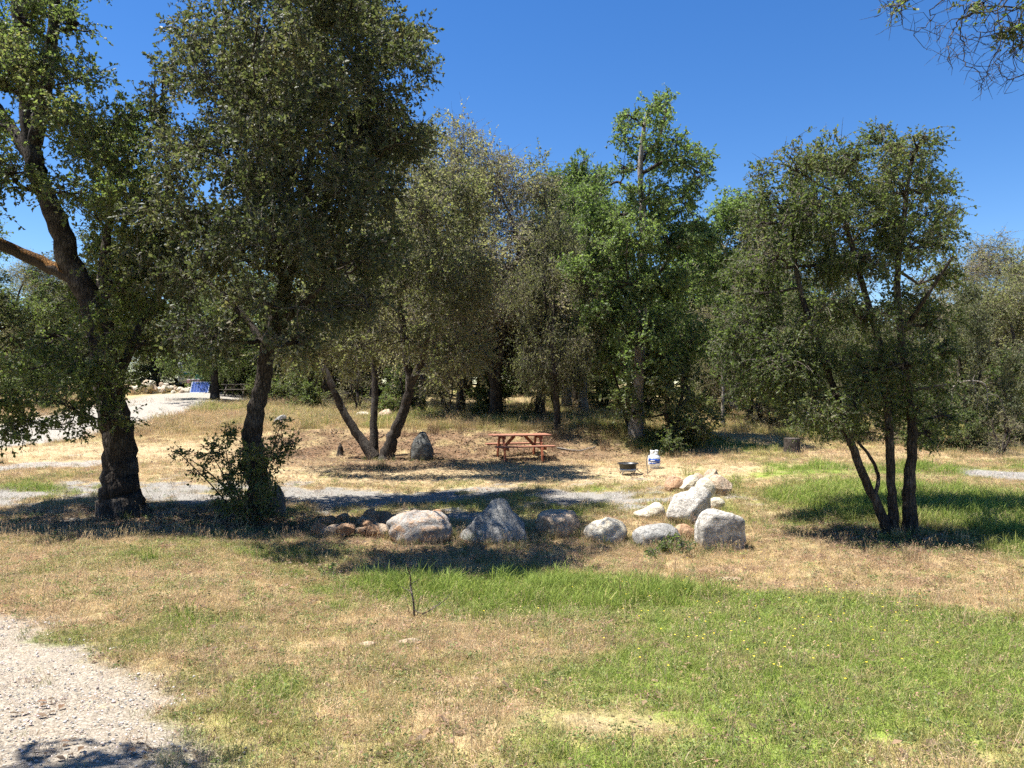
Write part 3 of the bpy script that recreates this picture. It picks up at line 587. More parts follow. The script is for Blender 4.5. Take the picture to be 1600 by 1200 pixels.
# --- the leaning old oak at left
bA = at(190, 803); dA = bA[1]
A_st = [([(192, 806), (188, 760), (186, 700), (176, 640), (165, 580), (152, 500), (118, 430), (88, 345), (52, 250), (38, 140), (30, 20), (28, -60)], .30, .09),
        ([(118, 435), (60, 408), (0, 382, -.3), (-90, 340, -.8), (-190, 300, -1.2)], .12, .07),
        ([(62, 270), (10, 190, .3), (-40, 120, .6), (-90, 20, .9)], .12, .05),
        ([(50, 230), (66, 160, -.2), (78, 80, -.3), (86, -30, -.4)], .12, .08),
        ([(150, 500), (160, 430, .2), (168, 360, .3), (185, 300, .5), (215, 230, .8)], .10, .04),
        ([(172, 620), (215, 520, .3), (260, 440, .7), (300, 380, 1)], .09, .035)]
A_pf = [(15, 40, 48), (55, 95, 40), (115, 40, 35), (0, 130, 50), (95, 180, 42), (128, 120, 32), (180, 190, 48), (150, 250, 52), (95, 300, 35), (15, 270, 40), (-30, 210, 60), (-50, 50, 70),
        (200, 320, 55), (235, 390, 55), (190, 440, 50), (240, 470, 50), (-60, 330, 60), (150, 480, 45), (-90, 420, 70), (-140, 150, 80), (-170, 300, 80), (60, -20, 50), (130, -60, 50),
        (45, 655, 36, -1.0), (95, 630, 40, -1.1), (150, 600, 42, -.9), (60, 575, 38, -.8), (130, 555, 38, -.9), (175, 655, 30, -.7), (15, 600, 46, -1.1), (-45, 630, 55, -1.2), (100, 672, 22, -1.1), (190, 600, 25, -.6), (25, 670, 30, -1.2), (205, 240, 42), (232, 300, 42), (150, 335, 34), (120, 220, 34), (200, 400, 44), (165, 520, 34), (215, 540, 34), (70, 520, 34, -.8), (20, 90, 40), (75, 140, 34)]
world_tree('oak_tree', 'big old oak leaning left at the left edge, with a rust-mossed limb', bA, A_st, A_pf, 21, dA, 2.2, leaves=150000, leafL=.058, pk=1.1, sub=8, limb_mats={1: 'bark_moss'})
# --- dense live oak beside it
bB = at(410, 806); dB = bB[1]
B_st = [([(412, 810), (404, 760), (394, 700), (396, 655), (412, 595), (422, 530), (448, 440), (470, 360), (485, 250), (490, 120)], .215, .05),
        ([(418, 545), (385, 500, .2), (350, 462, .3), (318, 435, .5)], .07, .035),
        ([(445, 450), (420, 360, .5), (380, 260, .8), (350, 160, 1)], .10, .03),
        ([(465, 390), (520, 300, -.5), (560, 200, -.7), (590, 110, -.8)], .09, .03),
        ([(425, 520), (480, 470, -.8), (530, 430, -1.3)], .07, .03)]
B_pf = [(420, 40, 85), (520, 60, 85), (590, 120, 62), (340, 130, 70), (440, 160, 85), (540, 180, 85), (610, 220, 58), (280, 230, 58), (380, 260, 85), (480, 280, 85), (575, 300, 72), (265, 330, 62), (350, 370, 72), (450, 380, 72),
        (545, 400, 70), (600, 380, 42), (300, 440, 55), (245, 420, 45), (400, 470, 52), (500, 480, 52), (560, 480, 45), (330, 520, 40), (455, 535, 38), (275, 520, 40), (625, 50, 40), (560, 0, 55), (300, 60, 45), (480, -40, 75), (395, -50, 65), (245, 110, 30), (225, 180, 30)]
world_tree('oak_tree', 'dense dark live oak with a slim curved trunk, right of the big leaning oak', bB, B_st, B_pf, 22, dB, 4.0, mats=('bark', 'twig', 'leaf_dark'), leaves=260000, leafL=.060, pk=1.06, sub=8, layers=3, doff=-.5)
# --- shrub growing round its foot
def shrub(label, px, py, puffs, seed, mats, dd=0, sr=.014, **kw):
    b = at(px, py); r = np.random.default_rng(seed); st = []
    for p in puffs:
        e = pp(p[0], p[1] + p[2] * .4, b[1] + dd + r.normal() * .3) - b; s0 = np.array([r.normal() * .06, r.normal() * .06, -.05]); mid = (s0 + e) / 2 + r.normal(size=3) * .05 + [0, 0, .08]
        st.append((np.array([s0, mid, e]), sr, sr * .4))
    pf = [[*(pp(p[0], p[1], b[1] + dd + r.normal() * .3) - b), p[2] / F * b[1]] for p in puffs]
    parts = tree_parts(st, pf, r, mats=mats, min_r=.004, **kw); return plant_tree('shrub', label, 'shrub', b, parts)
shrub('sprawling dark oak shrub around the foot of the slim curved trunk', 385, 812, [(330, 700, 20), (295, 710, 14), (350, 680, 16), (375, 700, 18), (440, 690, 20), (425, 720, 22), (360, 740, 24), (400, 740, 24), (345, 775, 22), (390, 780, 26), (425, 765, 18), (310, 735, 12), (440, 655, 10), (280, 705, 8), (370, 800, 20), (410, 800, 18)], 31, ('bark', 'twig', 'leaf_oak'), -.35, leaves=6500, leafL=.055, sub=4, per_twig=7, twig_len=.2)
# --- three stemmed tree in the middle
bC = at(590, 718); dC = bC[1]
C_st = [([(602, 722), (612, 690), (628, 650), (640, 605), (636, 560), (628, 500), (618, 440), (600, 380), (610, 300)], .19, .05),
        ([(585, 716), (560, 680, .1), (535, 640, .2), (518, 600, .2), (498, 560, .3), (476, 530, .4), (462, 490, .5)], .14, .06),
        ([(583, 712, .3), (584, 660, .5), (586, 600, .6), (580, 540, .7), (575, 470, .8), (570, 400, .8)], .12, .06),
        ([(640, 600), (660, 560, -.2), (672, 500, -.5), (695, 460, -.8), (705, 380, -.8)], .12, .04)]
C_pf = [(640, 250, 45), (690, 285, 40), (660, 340, 50), (700, 400, 48), (640, 430, 50), (580, 460, 46), (520, 480, 46), (470, 500, 42), (690, 480, 45), (722, 560, 40), (640, 520, 36), (560, 540, 40), (665, 205, 30), (500, 555, 36), (725, 330, 42), (620, 330, 46), (600, 400, 46), (715, 470, 40), (700, 590, 26), (450, 560, 30), (740, 430, 40)]
world_tree('oak_tree', 'three-stemmed oak spreading from one base left of the standing stone', bC, C_st, C_pf, 23, dC, 2.7, doff=-2.8, mats=('bark', 'twig', 'leaf_olive'), leaves=85000, leafL=.075, sub=8, bare=.22, twig_len=.6)
# --- tall green oak
bD = at(995, 684); dD = bD[1]
D_st = [([(994, 688), (996, 640), (997, 600), (1002, 500), (1005, 420), (1003, 330), (1001, 265), (1006, 205), (1012, 175)], .22, .05),
        ([(1003, 300), (980, 296), (966, 284), (950, 290)], .07, .03), ([(1004, 250), (1030, 215, .3), (1042, 170, .4)], .07, .03), ([(1003, 270), (1050, 250, -.3), (1095, 270, -.5)], .07, .025),
        ([(1002, 500), (960, 430, .5), (925, 340, .8)], .09, .03), ([(1003, 460), (1050, 400, -.5), (1090, 350, -.8)], .09, .03),
        ([(988, 676, .5), (978, 655, .7), (970, 620, .9), (955, 570, 1)], .055, .03)]
D_pf = [(985, 185, 20), (1045, 160, 18), (1028, 195, 22), (972, 215, 16), (1055, 215, 22), (1003, 235, 24), (1085, 250, 22), (1098, 280, 18), (1050, 262, 24), (975, 258, 15), (1035, 240, 18), (1105, 245, 9), (1020, 165, 12),
        (930, 305, 26), (965, 325, 34), (1010, 315, 34), (1060, 320, 34), (925, 360, 36), (980, 370, 40), (1040, 380, 42), (1090, 370, 36), (915, 420, 34), (970, 440, 40), (1030, 450, 42), (1080, 440, 38), (1118, 420, 28), (950, 500, 36), (1010, 520, 36), (1060, 500, 38), (1040, 560, 32), (965, 560, 30), (1090, 540, 32)]
world_tree('oak_tree', 'tall bright green oak with a bare grey trunk behind the fire pit', bD, D_st, D_pf, 24, dD, 2.4, mats=('bark', 'twig', 'leaf_green'), leaves=120000, leafL=.08, pk=1.15, sub=8, limb_mats={0: 'bark_pale'})
# --- oak pair at right
bE = at(1400, 836); dE = bE[1]
E_st = [([(1390, 840), (1376, 800), (1352, 750), (1334, 705), (1318, 660), (1306, 615), (1280, 540), (1250, 450), (1235, 350)], .068, .03),
        ([(1397, 838), (1393, 780), (1390, 700), (1386, 620), (1374, 540), (1352, 460), (1330, 380), (1305, 300)], .068, .03),
        ([(1421, 838, .1), (1421, 760, .1), (1426, 690, .1), (1420, 620, .2), (1410, 540, .2), (1402, 440, .2), (1412, 340, .2), (1425, 250, .2)], .085, .03),
        ([(1410, 520), (1450, 460, -.4), (1490, 400, -.6)], .035, .015), ([(1366, 778), (1372, 745, .1), (1360, 715, .1), (1340, 690, .1)], .03, .02)]
E_pf = [(1230, 262, 40), (1280, 255, 38), (1212, 318, 40), (1330, 262, 34), (1378, 230, 30), (1432, 240, 34), (1400, 290, 42), (1345, 325, 42), (1280, 330, 44), (1452, 305, 34), (1220, 395, 44), (1290, 410, 48), (1355, 400, 42), (1430, 385, 42), (1472, 370, 28), (1480, 430, 30),
        (1200, 465, 44), (1262, 490, 48), (1335, 495, 44), (1412, 480, 38), (1458, 500, 34), (1230, 555, 44), (1300, 570, 44), (1370, 570, 38), (1440, 570, 38), (1285, 632, 32), (1335, 640, 28), (1245, 620, 34), (1430, 640, 28), (1480, 600, 30), (1458, 655, 24), (1385, 670, 18), (1172, 420, 36), (1160, 500, 36), (1172, 600, 34), (1188, 350, 26), (1150, 555, 28), (1185, 540, 34), (1290, 660, 30), (1258, 652, 26), (1325, 678, 20), (1445, 680, 24), (1475, 645, 26), (1400, 620, 32), (1350, 600, 34), (1402, 560, 34), (1220, 600, 34), (1190, 575, 28), (1250, 340, 40), (1310, 370, 40), (1390, 350, 40), (1380, 198, 10), (1440, 212, 14), (1190, 270, 14), (1490, 330, 14)]
world_tree('oak_tree', 'open crowned oak with three slim stems standing alone at right', bE, E_st, E_pf, 25, dE, 2.5, doff=.9, mats=('bark', 'twig', 'leaf_oak'), leaves=185000, leafL=.043, pk=1.13, sub=8, bare=.08, twig_len=.24, min_r=.006)

# --- overhanging oak right of the frame, its bare hanging twigs come in at the top corner
def overhang():
    b = np.array([5.6, 5.4, float(hgt(5.6, 5.4))]); r = np.random.default_rng(61); d = 5.0
    L = [[(1700, -60), (1600, 10), (1540, 18), (1490, 30), (1462, 48)], [(1560, 15), (1505, 30), (1505, 75), (1513, 100), (1537, 122), (1528, 142)], [(1640, -30), (1566, 0), (1566, 60), (1545, 110), (1537, 122)],
         [(1540, -30), (1470, 3), (1456, 25), (1444, 42), (1428, 54)], [(1470, -20), (1412, -5), (1412, 20), (1410, 36)], [(1500, 30), (1488, 50), (1485, 75), (1481, 95)], [(1680, 60), (1600, 70), (1570, 80), (1548, 104)],
         [(1660, 90), (1600, 116), (1582, 123), (1562, 110), (1563, 70)], [(1700, 20), (1610, 40), (1560, 50), (1520, 60), (1495, 50)], [(1620, -20), (1590, 40), (1585, 80), (1588, 110)], [(1440, -20), (1400, 0), (1390, 12)], [(1575, 20), (1545, 50), (1520, 42)]]
    st = [(np.array([[0, 0, -.1], [-.15, .05, 1.2], [-.1, 0, 2.4], [-.5, -.1, 3.4], [-1.0, -.3, 4.2], [-1.2, -.5, 5.2]]), .24, .08), (np.array([[-.5, -.1, 3.4], [-.9, -.2, 3.5], [-1.3, -.3, 3.3]]), .10, .05)]
    tip = st[1][0][-1]; wires = []; rad = []
    for q in L:
        P = np.array([pp(x, y, d + r.normal() * .08) for x, y in q]) - b; s = smoothline(P, 5); s = s + r.normal(size=s.shape) * .008
        wires.append(s); rad.append(np.linspace(.0045, .0018, len(s)))
        Lp = np.linalg.norm(P[0] - tip); st.append((np.array([tip + r.normal(size=3) * .03, tip * .7 + P[0] * .3 + [0, 0, .30 * Lp] + r.normal(size=3) * .05, tip * .25 + P[0] * .75 + [0, 0, .22 * Lp] + r.normal(size=3) * .04, P[0]]), .008, .004))
    extra = []
    for s in wires:
        for k in range(int(len(s) * .9)):
            p = s[r.integers(2, len(s))]; v = unit(r.normal(size=3) + [0, 0, -.35]) * (.05 + .16 * r.random()); bnd = r.normal(size=3) * .02
            extra.append(np.array([p, p + v * .35 + bnd, p + v * .7 + bnd * .5, p + v]))
            if r.random() < .6: p2 = p + v * .5 + bnd; v2 = unit(r.normal(size=3)) * .07; extra.append(np.array([p2, p2 + v2 * .3, p2 + v2 * .6, p2 + v2 + r.normal(size=3) * .01]))
    pf = [[-1.2, -.5, 5.3, .9], [-.3, .6, 4.9, 1.0], [.6, 0, 4.8, 1.0], [-.2, -1.0, 4.8, .9], [-.9, .5, 5.9, .8], [.3, .2, 5.8, .9]]
    for x, y, rp in ((1590, 40, 14), (1600, 55, 14), (1580, 48, 10), (1512, 12, 8), (1405, 8, 6), (1420, 0, 6), (1540, 2, 9), (1620, 20, 30), (1640, 60, 30)): pf.append([*(pp(x, y, d) - b), rp / F * d])
    parts = tree_parts(st, pf, r, leaves=26000, leafL=.03, sub=5, per_twig=6, twig_len=.12, min_r=.003, vp=1.2)
    o = plant_tree('oak_tree', 'overhanging oak whose bare hanging twigs show in the top right corner', 'tree', b, parts)
    V = []; Fs = []; n = 0
    for s, q in zip(wires, rad):
        v, f = tubes(s[None], q[None], 5); V.append(v); Fs.append(f + n); n += len(v)
    E_ = np.array(extra); v, f = tubes(E_, np.broadcast_to(np.array([.002, .0018, .0014, .0009]), (len(E_), 4)), 3); V.append(v); Fs.append(f + n)
    put('hanging_twigs', mesh_np('hanging_twigs', np.concatenate(V), np.concatenate(Fs), M['bark']), o)
overhang()

# --- woodland trees behind, one build per kind then copies
def variant(seed, H, cw, c0, npuff, mats, stems=1, **kw):
    r = np.random.default_rng(seed); st = []
    for k in range(stems):
        a = r.random() * 6.28; sp = (.10 if stems == 1 else .30) * cw; top = np.array([math.cos(a) * sp, math.sin(a) * sp, H * (.82 if k == 0 else .65)])
        P = [np.array([.12 * k * math.cos(a), .12 * k * math.sin(a), -.15])]
        for t in (.2, .4, .6, .8, 1.): P.append(np.array([top[0] * t, top[1] * t, top[2] * t]) + r.normal(size=3) * .12 * cw * .5 * t)
        st.append((np.array(P), .018 * H + .04 if stems == 1 else .014 * H + .03, .04))
    pf = []
    while len(pf) < npuff:
        z = r.random(); rad = cw * (math.sin(math.pi * min(1, z * .86 + .16)) ** .7); a = r.random() * 6.28; q = math.sqrt(r.random()) * rad
        pr = (cw * .33) * (.6 + .6 * r.random()) * (1 - .35 * z)
        pf.append([q * math.cos(a), q * math.sin(a), H * (c0 + (1 - c0) * z) - pr * .6, pr])
    return st, pf, r, mats, kw
KIND = {}
def build_kind(key, name, *a, **k):
    st, pf, r, mats, kw = variant(*a, **k); KIND[key] = (name, tree_parts(st, pf, r, mats=mats, **kw), a[1])
build_kind('live', 'oak_tree', 71, 10, 4.2, .28, 42, ('bark', 'twig', 'leaf_oak'), leaves=52000, leafL=.11, sub=7, twig_len=.6)
build_kind('live2', 'oak_tree', 72, 10, 3.6, .12, 40, ('bark', 'twig', 'leaf_dark'), stems=3, leaves=52000, leafL=.11, sub=7, twig_len=.6)
build_kind('twiggy', 'oak_tree', 73, 10, 3.6, .28, 38, ('bark', 'twig', 'leaf_brown'), stems=3, leaves=52000, leafL=.09, sub=9, bare=.18, twig_len=.9, droop=.45, per_twig=8)
build_kind('olive', 'oak_tree', 74, 10, 3.3, .28, 38, ('bark', 'twig', 'leaf_olive'), stems=2, leaves=52000, leafL=.095, sub=8, bare=.15, twig_len=.8, droop=.3)
build_kind('green', 'oak_tree', 75, 12, 3.0, .30, 40, ('bark_pale', 'twig', 'leaf_green'), leaves=50000, leafL=.12, sub=7, twig_len=.6)
build_kind('bush', 'shrub', 76, 3, 1.7, .02, 24, ('bark', 'twig', 'leaf_oak'), stems=4, leaves=22000, leafL=.075, sub=6, twig_len=.35)
build_kind('brush', 'shrub', 77, 3, 1.6, .05, 22, ('bark', 'twig', 'leaf_brown'), stems=4, leaves=14000, leafL=.06, sub=6, bare=.45, twig_len=.5)
PROTO = {}
def wood(key, px, d, top, label, wide=1.0, basepy=None, group=None, x=None):
    if basepy is not None: b = at(px, basepy); d = b[1]
    else: X = (px - 800) / F * d; b = np.array([X, d, float(hgt(X, d))])
    name, parts, H0 = KIND[key]; H = ZC + (HZ - top) / F * d - b[2]; s = H / H0
    if key not in PROTO: o = plant_tree(name, '', 'tree', b, parts); PROTO[key] = o
    else: o = copy_tree(PROTO[key])
    o.location = tuple(b); o.rotation_euler = (0, 0, random.random() * 6.28); o.scale = (s * wide, s * wide, s)
    tag(o, label, 'shrub' if name == 'shrub' else 'tree', group); return o
G1 = 'trees of the woodland edge'
DISTANT = [(-60 + 62 * i + random.uniform(-14, 14), 74 + random.uniform(-6, 12), random.uniform(430, 500), ('live', 'live2', 'olive')[i % 3]) for i in range(29)]
wl_ = [
 ('live', -30, 50, 345, 'dark oak behind the gravel road at the far left edge', 1.1), ('twiggy', 60, 56, 400, 'brownish twiggy oak beyond the road at far left', 1.2), ('live2', 150, 53, 360, 'dark oak behind the rock heap at far left', 1.2),
 ('olive', 245, 58, 340, 'olive oak standing behind the heap of pale rocks', 1.2), ('live', 438, 50, 330, 'oak directly behind the slim curved trunk', 1.1), ('live2', 515, 44, 330, 'dark oak behind the left bank', 1.0),
 ('twiggy', 590, 40, 300, 'grey brown oak behind the three-stemmed oak', 1.1), ('olive', 655, 36, 250, 'olive oak rising behind the dark standing stone', 1.1), ('twiggy', 718, 31, 192, 'tallest grey twiggy oak left of the picnic table', .8),
 ('twiggy', 772, 29, 236, 'wide brown oak directly behind the picnic table', 1.0), ('olive', 842, 30, 250, 'olive oak behind the right end of the picnic table', .85),
 ('live2', 905, 52, 330, 'dark oak far back between olive and green oaks', 1.0), ('green', 1142, 37, 292, 'bright green oak to the right of the tall green oak', 1.35), ('green', 1085, 41, 375, 'lower green oak filling the gap right of the tall green oak', 1.3), ('olive', 1580, 29, 392, 'olive oak in front of the tall brown oak near the right edge', 1.1), ('twiggy', 1188, 35, 345, 'grey brown oak between the green oak and the slim right stems', 1.0), ('olive', 1240, 48, 350, 'olive oak far behind the stump', 1.2), ('green', 885, 36, 262, 'green oak behind the two dark trunks on the bank', .9), ('olive', 905, 40, 290, 'pale olive oak behind the slender pale trunk', 1.1), ('live', 1110, 50, 380, 'dark oak in the gap right of the tall green oak', 1.0), ('live2', 1215, 42, 380, 'dark oak behind the left side of the three-stemmed right oak', 1.0),
 ('twiggy', 1170, 30, 395, 'brown twiggy oak right of the propane tank', .95), ('live', 1262, 27, 470, 'oak with a grey trunk beside the dark stump', .9), ('olive', 1330, 40, 470, 'olive oak seen between the slim right stems', 1.1), ('live2', 1400, 44, 470, 'dark oak beyond the slim right stems', 1.1),
 ('olive', 1470, 38, 415, 'olive oak right behind the slim right stems', 1.0), ('twiggy', 1545, 33, 372, 'tall brown oak near the right edge', 1.15), ('live', 1610, 36, 420, 'dark oak cut by the right edge', 1.0), ('green', 1690, 30, 380, 'green oak just beyond the right edge', 1.0),
 ('live', 560, 60, 380, 'far oak showing between the left stems', 1.2), ('green', 1030, 62, 440, 'far green oak behind the grey trunk', 1.3), ('olive', 960, 66, 450, 'far olive oak behind the pale trunk', 1.4), ('live', 1290, 64, 470, 'far oak deep in the wood on the right', 1.4), ('live2', 1500, 62, 480, 'far dark oak deep in the wood at right', 1.4),
 ('live2', 730, 55, 400, 'far dark oak behind the twiggy oaks', 1.4), ('live', 820, 60, 420, 'far oak behind the picnic table oaks', 1.4), ('live', -160, 46, 300, 'oak outside the left edge beyond the road', 1.2), ('olive', 350, 62, 380, 'far olive oak behind the parked camper', 1.4), ('live2', 1160, 62, 450, 'far dark oak behind the green oak at right', 1.4), ('live', 1600, 60, 470, 'far oak at the right edge', 1.4)]
for i, (k, px, d, top, lab, wd) in enumerate(wl_): wood(k, px, d, top, lab, wd, group=G1)
MARKS = [(0, 'at the left edge'), (110, 'left of the big leaning trunk'), (190, 'behind the big leaning trunk'), (245, 'behind the pale rock heap'), (311, 'behind the solar panel'), (410, 'behind the slim curved trunk'), (500, 'left of the three-stemmed oak'), (590, 'behind the three-stemmed oak'), (660, 'behind the standing stone'), (725, 'left of the picnic table'), (812, 'behind the picnic table'), (870, 'behind the bank'), (912, 'behind the pale trunk'), (995, 'behind the grey trunk'), (1050, 'behind the dense dark bush'), (1130, 'behind the white thin trunk'), (1185, 'behind the arching brown bush'), (1245, 'behind the stump'), (1330, 'behind the leaning right stem'), (1400, 'behind the slim right stems'), (1460, 'right of the slim right stems'), (1515, 'behind the shaggy oak'), (1565, 'behind the brown leafless bush'), (1620, 'at the right edge')]
used = {}
def beside(px):
    k = min(MARKS, key=lambda m: abs(m[0] - px) + 400 * used.get(m[1], 0))[1]; used[k] = used.get(k, 0) + 1
    return k if used[k] == 1 else k + ', the farther one'
for px, d, top, k in DISTANT: wood(k, px, d, top, 'far oak closing off the wood ' + beside(px), 1.5, group='far tree line behind the wood')
used.clear()
for i in range(26): wood('bush', -40 + 66 * i + random.uniform(-15, 15), 52 + random.uniform(-5, 12), random.uniform(545, 575), 'dark far understory bush ' + beside(-40 + 66 * i), 2.2, group='far understory bushes')
wood('live', 352, 49, 480, 'low oak screening the camper', 1.2, group=G1)
wood('live', 336, 0, 345, 'dark trunked oak beside the solar panel on the far road', .95, 624, G1)
wood('green', 912, 0, 232, 'slender oak with a pale sunlit trunk left of the tall green oak', .75, 650, G1)
wood('live2', 1515, 0, 440, 'shaggy oak with a rough trunk near the right edge', .8, 695, G1)
wood('olive', 872, 0, 330, 'oak with two dark trunks at the top of the bank', .7, 672, G1)
for px, py, top, k, lab in [(1050, 692, 548, 'bush', 'dense dark bush right of the grey oak trunk'), (1185, 668, 560, 'brush', 'low brown bush with an arching branch right of the pale post'), (1110, 655, 560, 'bush', 'dark bush in the shade behind the pale thin trunk'), (1600, 690, 545, 'bush', 'green bush at the right edge'),
    (1565, 712, 640, 'brush', 'brown leafless bush near the right track'), (700, 655, 575, 'brush', 'small grey bush on the bank behind the standing stone'), (640, 650, 560, 'bush', 'bush behind the bank between oak stems'), (770, 655, 590, 'bush', 'dark bush behind the picnic table'), (480, 640, 560, 'bush', 'bush on the left end of the bank'), (940, 645, 590, 'bush', 'bush between the pale trunk and the grey trunk'),
    (1230, 672, 590, 'brush', 'thin brown bush left of the stump'), (1330, 690, 610, 'bush', 'dark bush behind the leaning right stem'), (1460, 700, 600, 'bush', 'dark bush right of the slim right stems'), (560, 645, 575, 'brush', 'twiggy bush behind the three-stemmed oak'), (1400, 690, 600, 'brush', 'brown brush behind the slim right stems'), (420, 625, 560, 'bush', 'bush behind the slim curved trunk'),
    (870, 655, 585, 'brush', 'grey brush beside the two dark trunks'), (1010, 650, 570, 'bush', 'bush in shade beyond the grey trunk'), (60, 640, 560, 'bush', 'bush along the far left road'), (150, 625, 560, 'bush', 'bush behind the big leaning trunk'), (1510, 705, 640, 'bush', 'low bush at the foot of the shaggy oak'), (372, 616, 545, 'bush', 'leafy bush hiding the right side of the camper'), (405, 618, 540, 'bush', 'leafy bush between the camper and the slim curved trunk')]:
    wood(k, px, 0, top, lab, 1.15, py, 'bushes of the understory')
# tree outside the left edge whose shade falls on the near road
o = copy_tree(PROTO['live']); o.location = (-5.5, -.1, .6); o.scale = (.8, .8, .95); tag(o, 'oak left of the frame that shades the near road', 'tree')
# thin pale trunk
b = at(1130, 670); r_ = np.random.default_rng(91)
st = [(np.array([pp(1130, 674, b[1]), pp(1129, 640, b[1]), pp(1130, 600, b[1]), pp(1127, 540, b[1]), pp(1120, 470, b[1])]) - b, .07, .03)]
pf = [[*(pp(1125 + r_.normal() * 25, y, b[1] + r_.normal()) - b), .6] for y in (560, 530, 500, 470, 450, 480)]
plant_tree('oak_tree', 'thin oak with a white sunlit trunk in the far meadow', 'tree', b, tree_parts(st, pf, r_, leaves=7000, leafL=.09, mats=('bark_pale', 'twig', 'leaf_green')))
# arching pale dead branch at the right
b = at(1500, 700); r_ = np.random.default_rng(92)
root = thing('dead_branch', 'pale bare arching branch hanging before the shaggy oak at right', 'branch', b)
mb = MB()
for P, r0 in (([(1505, 690), (1490, 650), (1488, 610), (1500, 598), (1520, 595), (1538, 600), (1543, 620), (1542, 640)], .035), ([(1520, 595), (1524, 612), (1530, 620), (1525, 635)], .02), ([(1543, 615), (1560, 620), (1568, 638), (1572, 650)], .015), ([(1497, 600), (1497, 580), (1492, 565)], .015), ([(1520, 595), (1523, 585)], .012), ([(1490, 625), (1475, 630), (1465, 645)], .015)):
    Q_ = smoothline(np.array([pp(x, y, b[1] - .3) for x, y in P]) - b, 4); mb.tube(Q_, np.linspace(r0, r0 * .4, len(Q_)), 6)
mb.build('bare_wood', M['bark_pale'], root, True)

# ------------------------------------------------------------------ rocks
def rock_mesh(name, w, dpt, h, seed, shape='round', m='granite', sub=4, rough=.07, cuts=0, bury=.3):
    r = np.random.default_rng(seed); V, Fc = IC[sub]; P = V.copy()
    off = r.random(3) * 50
    if cuts:
        for k in range(cuts):
            n = unit(r.normal(size=3)); dd = .55 + .3 * r.random(); q = P @ n; ex = np.maximum(0, q - dd); P = P - ex[:, None] * n * .96
    if shape == 'loaf': P = np.sign(P) * np.abs(P) ** np.array([.75, .8, .8])
    if shape == 'peak': t = (P[:, 2:3] + 1) / 2; P[:, :2] *= np.clip(1.12 - .93 * t ** 1.15, .06, 2) / np.sqrt(np.maximum(1 - P[:, 2:3] ** 2, .05)) * (np.sqrt(np.maximum(1 - P[:, 2:3] ** 2, .0)) ** .25); P[:, 0] += .08 * P[:, 2]
    if shape == 'wedge': P[:, 2] *= (.65 + .35 * P[:, 0]); 
    if shape == 'wedge_l': P[:, 2] *= (.75 - .25 * P[:, 0])
    if shape == 'tall': P[:, 0] *= 1 - .28 * P[:, 2]
    if shape == 'tilt': a = -.35; P[:, [0, 2]] = P[:, [0, 2]] @ np.array([[math.cos(a), -math.sin(a)], [math.sin(a), math.cos(a)]]); P[:, 2] = np.where(P[:, 0] < 0, P[:, 2] * .85, P[:, 2])
    nz = lambda f, s: (fbm(P[:, 0] * f + off[0], P[:, 2] * f + off[1] + P[:, 1] * f * .77, 3, s) + fbm(P[:, 1] * f + off[2], P[:, 2] * f * .9 - P[:, 0] * f * .5 + off[1], 3, s + 4) - 1)
    P = P * (1 + rough * 2.2 * nz(1.5, 3) + rough * 1.1 * nz(4, 8) + rough * .4 * nz(11, 2))[:, None]
    mn, mx = P.min(0), P.max(0); P = (P - (mn + mx) / 2) / (mx - mn); P = P * [w, dpt, h * (1 + bury)]; P[:, 2] += h * (1 + bury) / 2 - h * bury
    return mesh_np(name, P, Fc, M[m], None, sub >= 4)
def boulder(name, label, px0, px1, top, bot, seed, shape='round', m='granite', ddep=.8, rz=0, back=0, cat='boulder', group='boulders edging the camp pitch', lift=0, sub=4, rough=.07, cuts=0):
    b = at((px0 + px1) / 2, bot); d = b[1]; w = (px1 - px0) / F * d; h = (bot - top) / F * d; dp = w * ddep
    d2 = d + dp * .42; w = (px1 - px0) / F * d2; z0 = float(hgt((px0 + px1 - 1600) / 2 / F * d2, d2)); h = ZC - (top - HZ) / F * d2 - z0 - lift
    o = put(name, rock_mesh(name, w, dp, max(.03, h), seed, shape, m, sub, rough, cuts), None, ((px0 + px1 - 1600) / 2 / F * d2, d2, z0 + lift)); o.rotation_euler = (0, 0, rz)
    return tag(o, label, cat, group)
boulder('boulder', 'rounded grey boulder with an orange stain and a small stone on top', 604, 708, 798, 851, 1, 'loaf', 'granite_orange', .7, rough=.09, cuts=2)
boulder('boulder', 'grey boulder rising to a pointed peak', 712, 823, 777, 848, 2, 'peak', 'granite_grey', .8, rough=.10, cuts=2)
boulder('boulder', 'pinkish tan boulder with a dark broken face, right of the peaked boulder', 836, 906, 797, 843, 3, 'round', 'tan', .8, rough=.09, cuts=2)
boulder('boulder', 'smooth cream boulder second from the pinkish one, low on its left', 912, 980, 808, 851, 4, 'tilt', 'cream', .8, rough=.06, cuts=1)
boulder('boulder', 'cream wedge shaped rock behind the low grey slab', 990, 1040, 785, 813, 5, 'wedge', 'cream', .8, cuts=2)
boulder('boulder', 'low flat grey rock with grass growing in front', 988, 1062, 818, 858, 6, 'loaf', 'granite_grey', .7, rough=.08)
boulder('boulder', 'largest white grey boulder at the back of the heap', 1040, 1114, 758, 822, 7, 'tilt', 'granite', .9, rough=.10, cuts=4)
boulder('boulder', 'big round white granite boulder at the right end of the row', 1086, 1161, 793, 862, 8, 'loaf', 'granite', .9, rough=.085, cuts=4)
boulder('rock', 'brown rock wedged between the low grey slab and the round white boulder', 1052, 1092, 818, 846, 9, 'wedge_l', 'rust', .8, cuts=3, cat='rock', group='loose rocks by the boulders', sub=3)
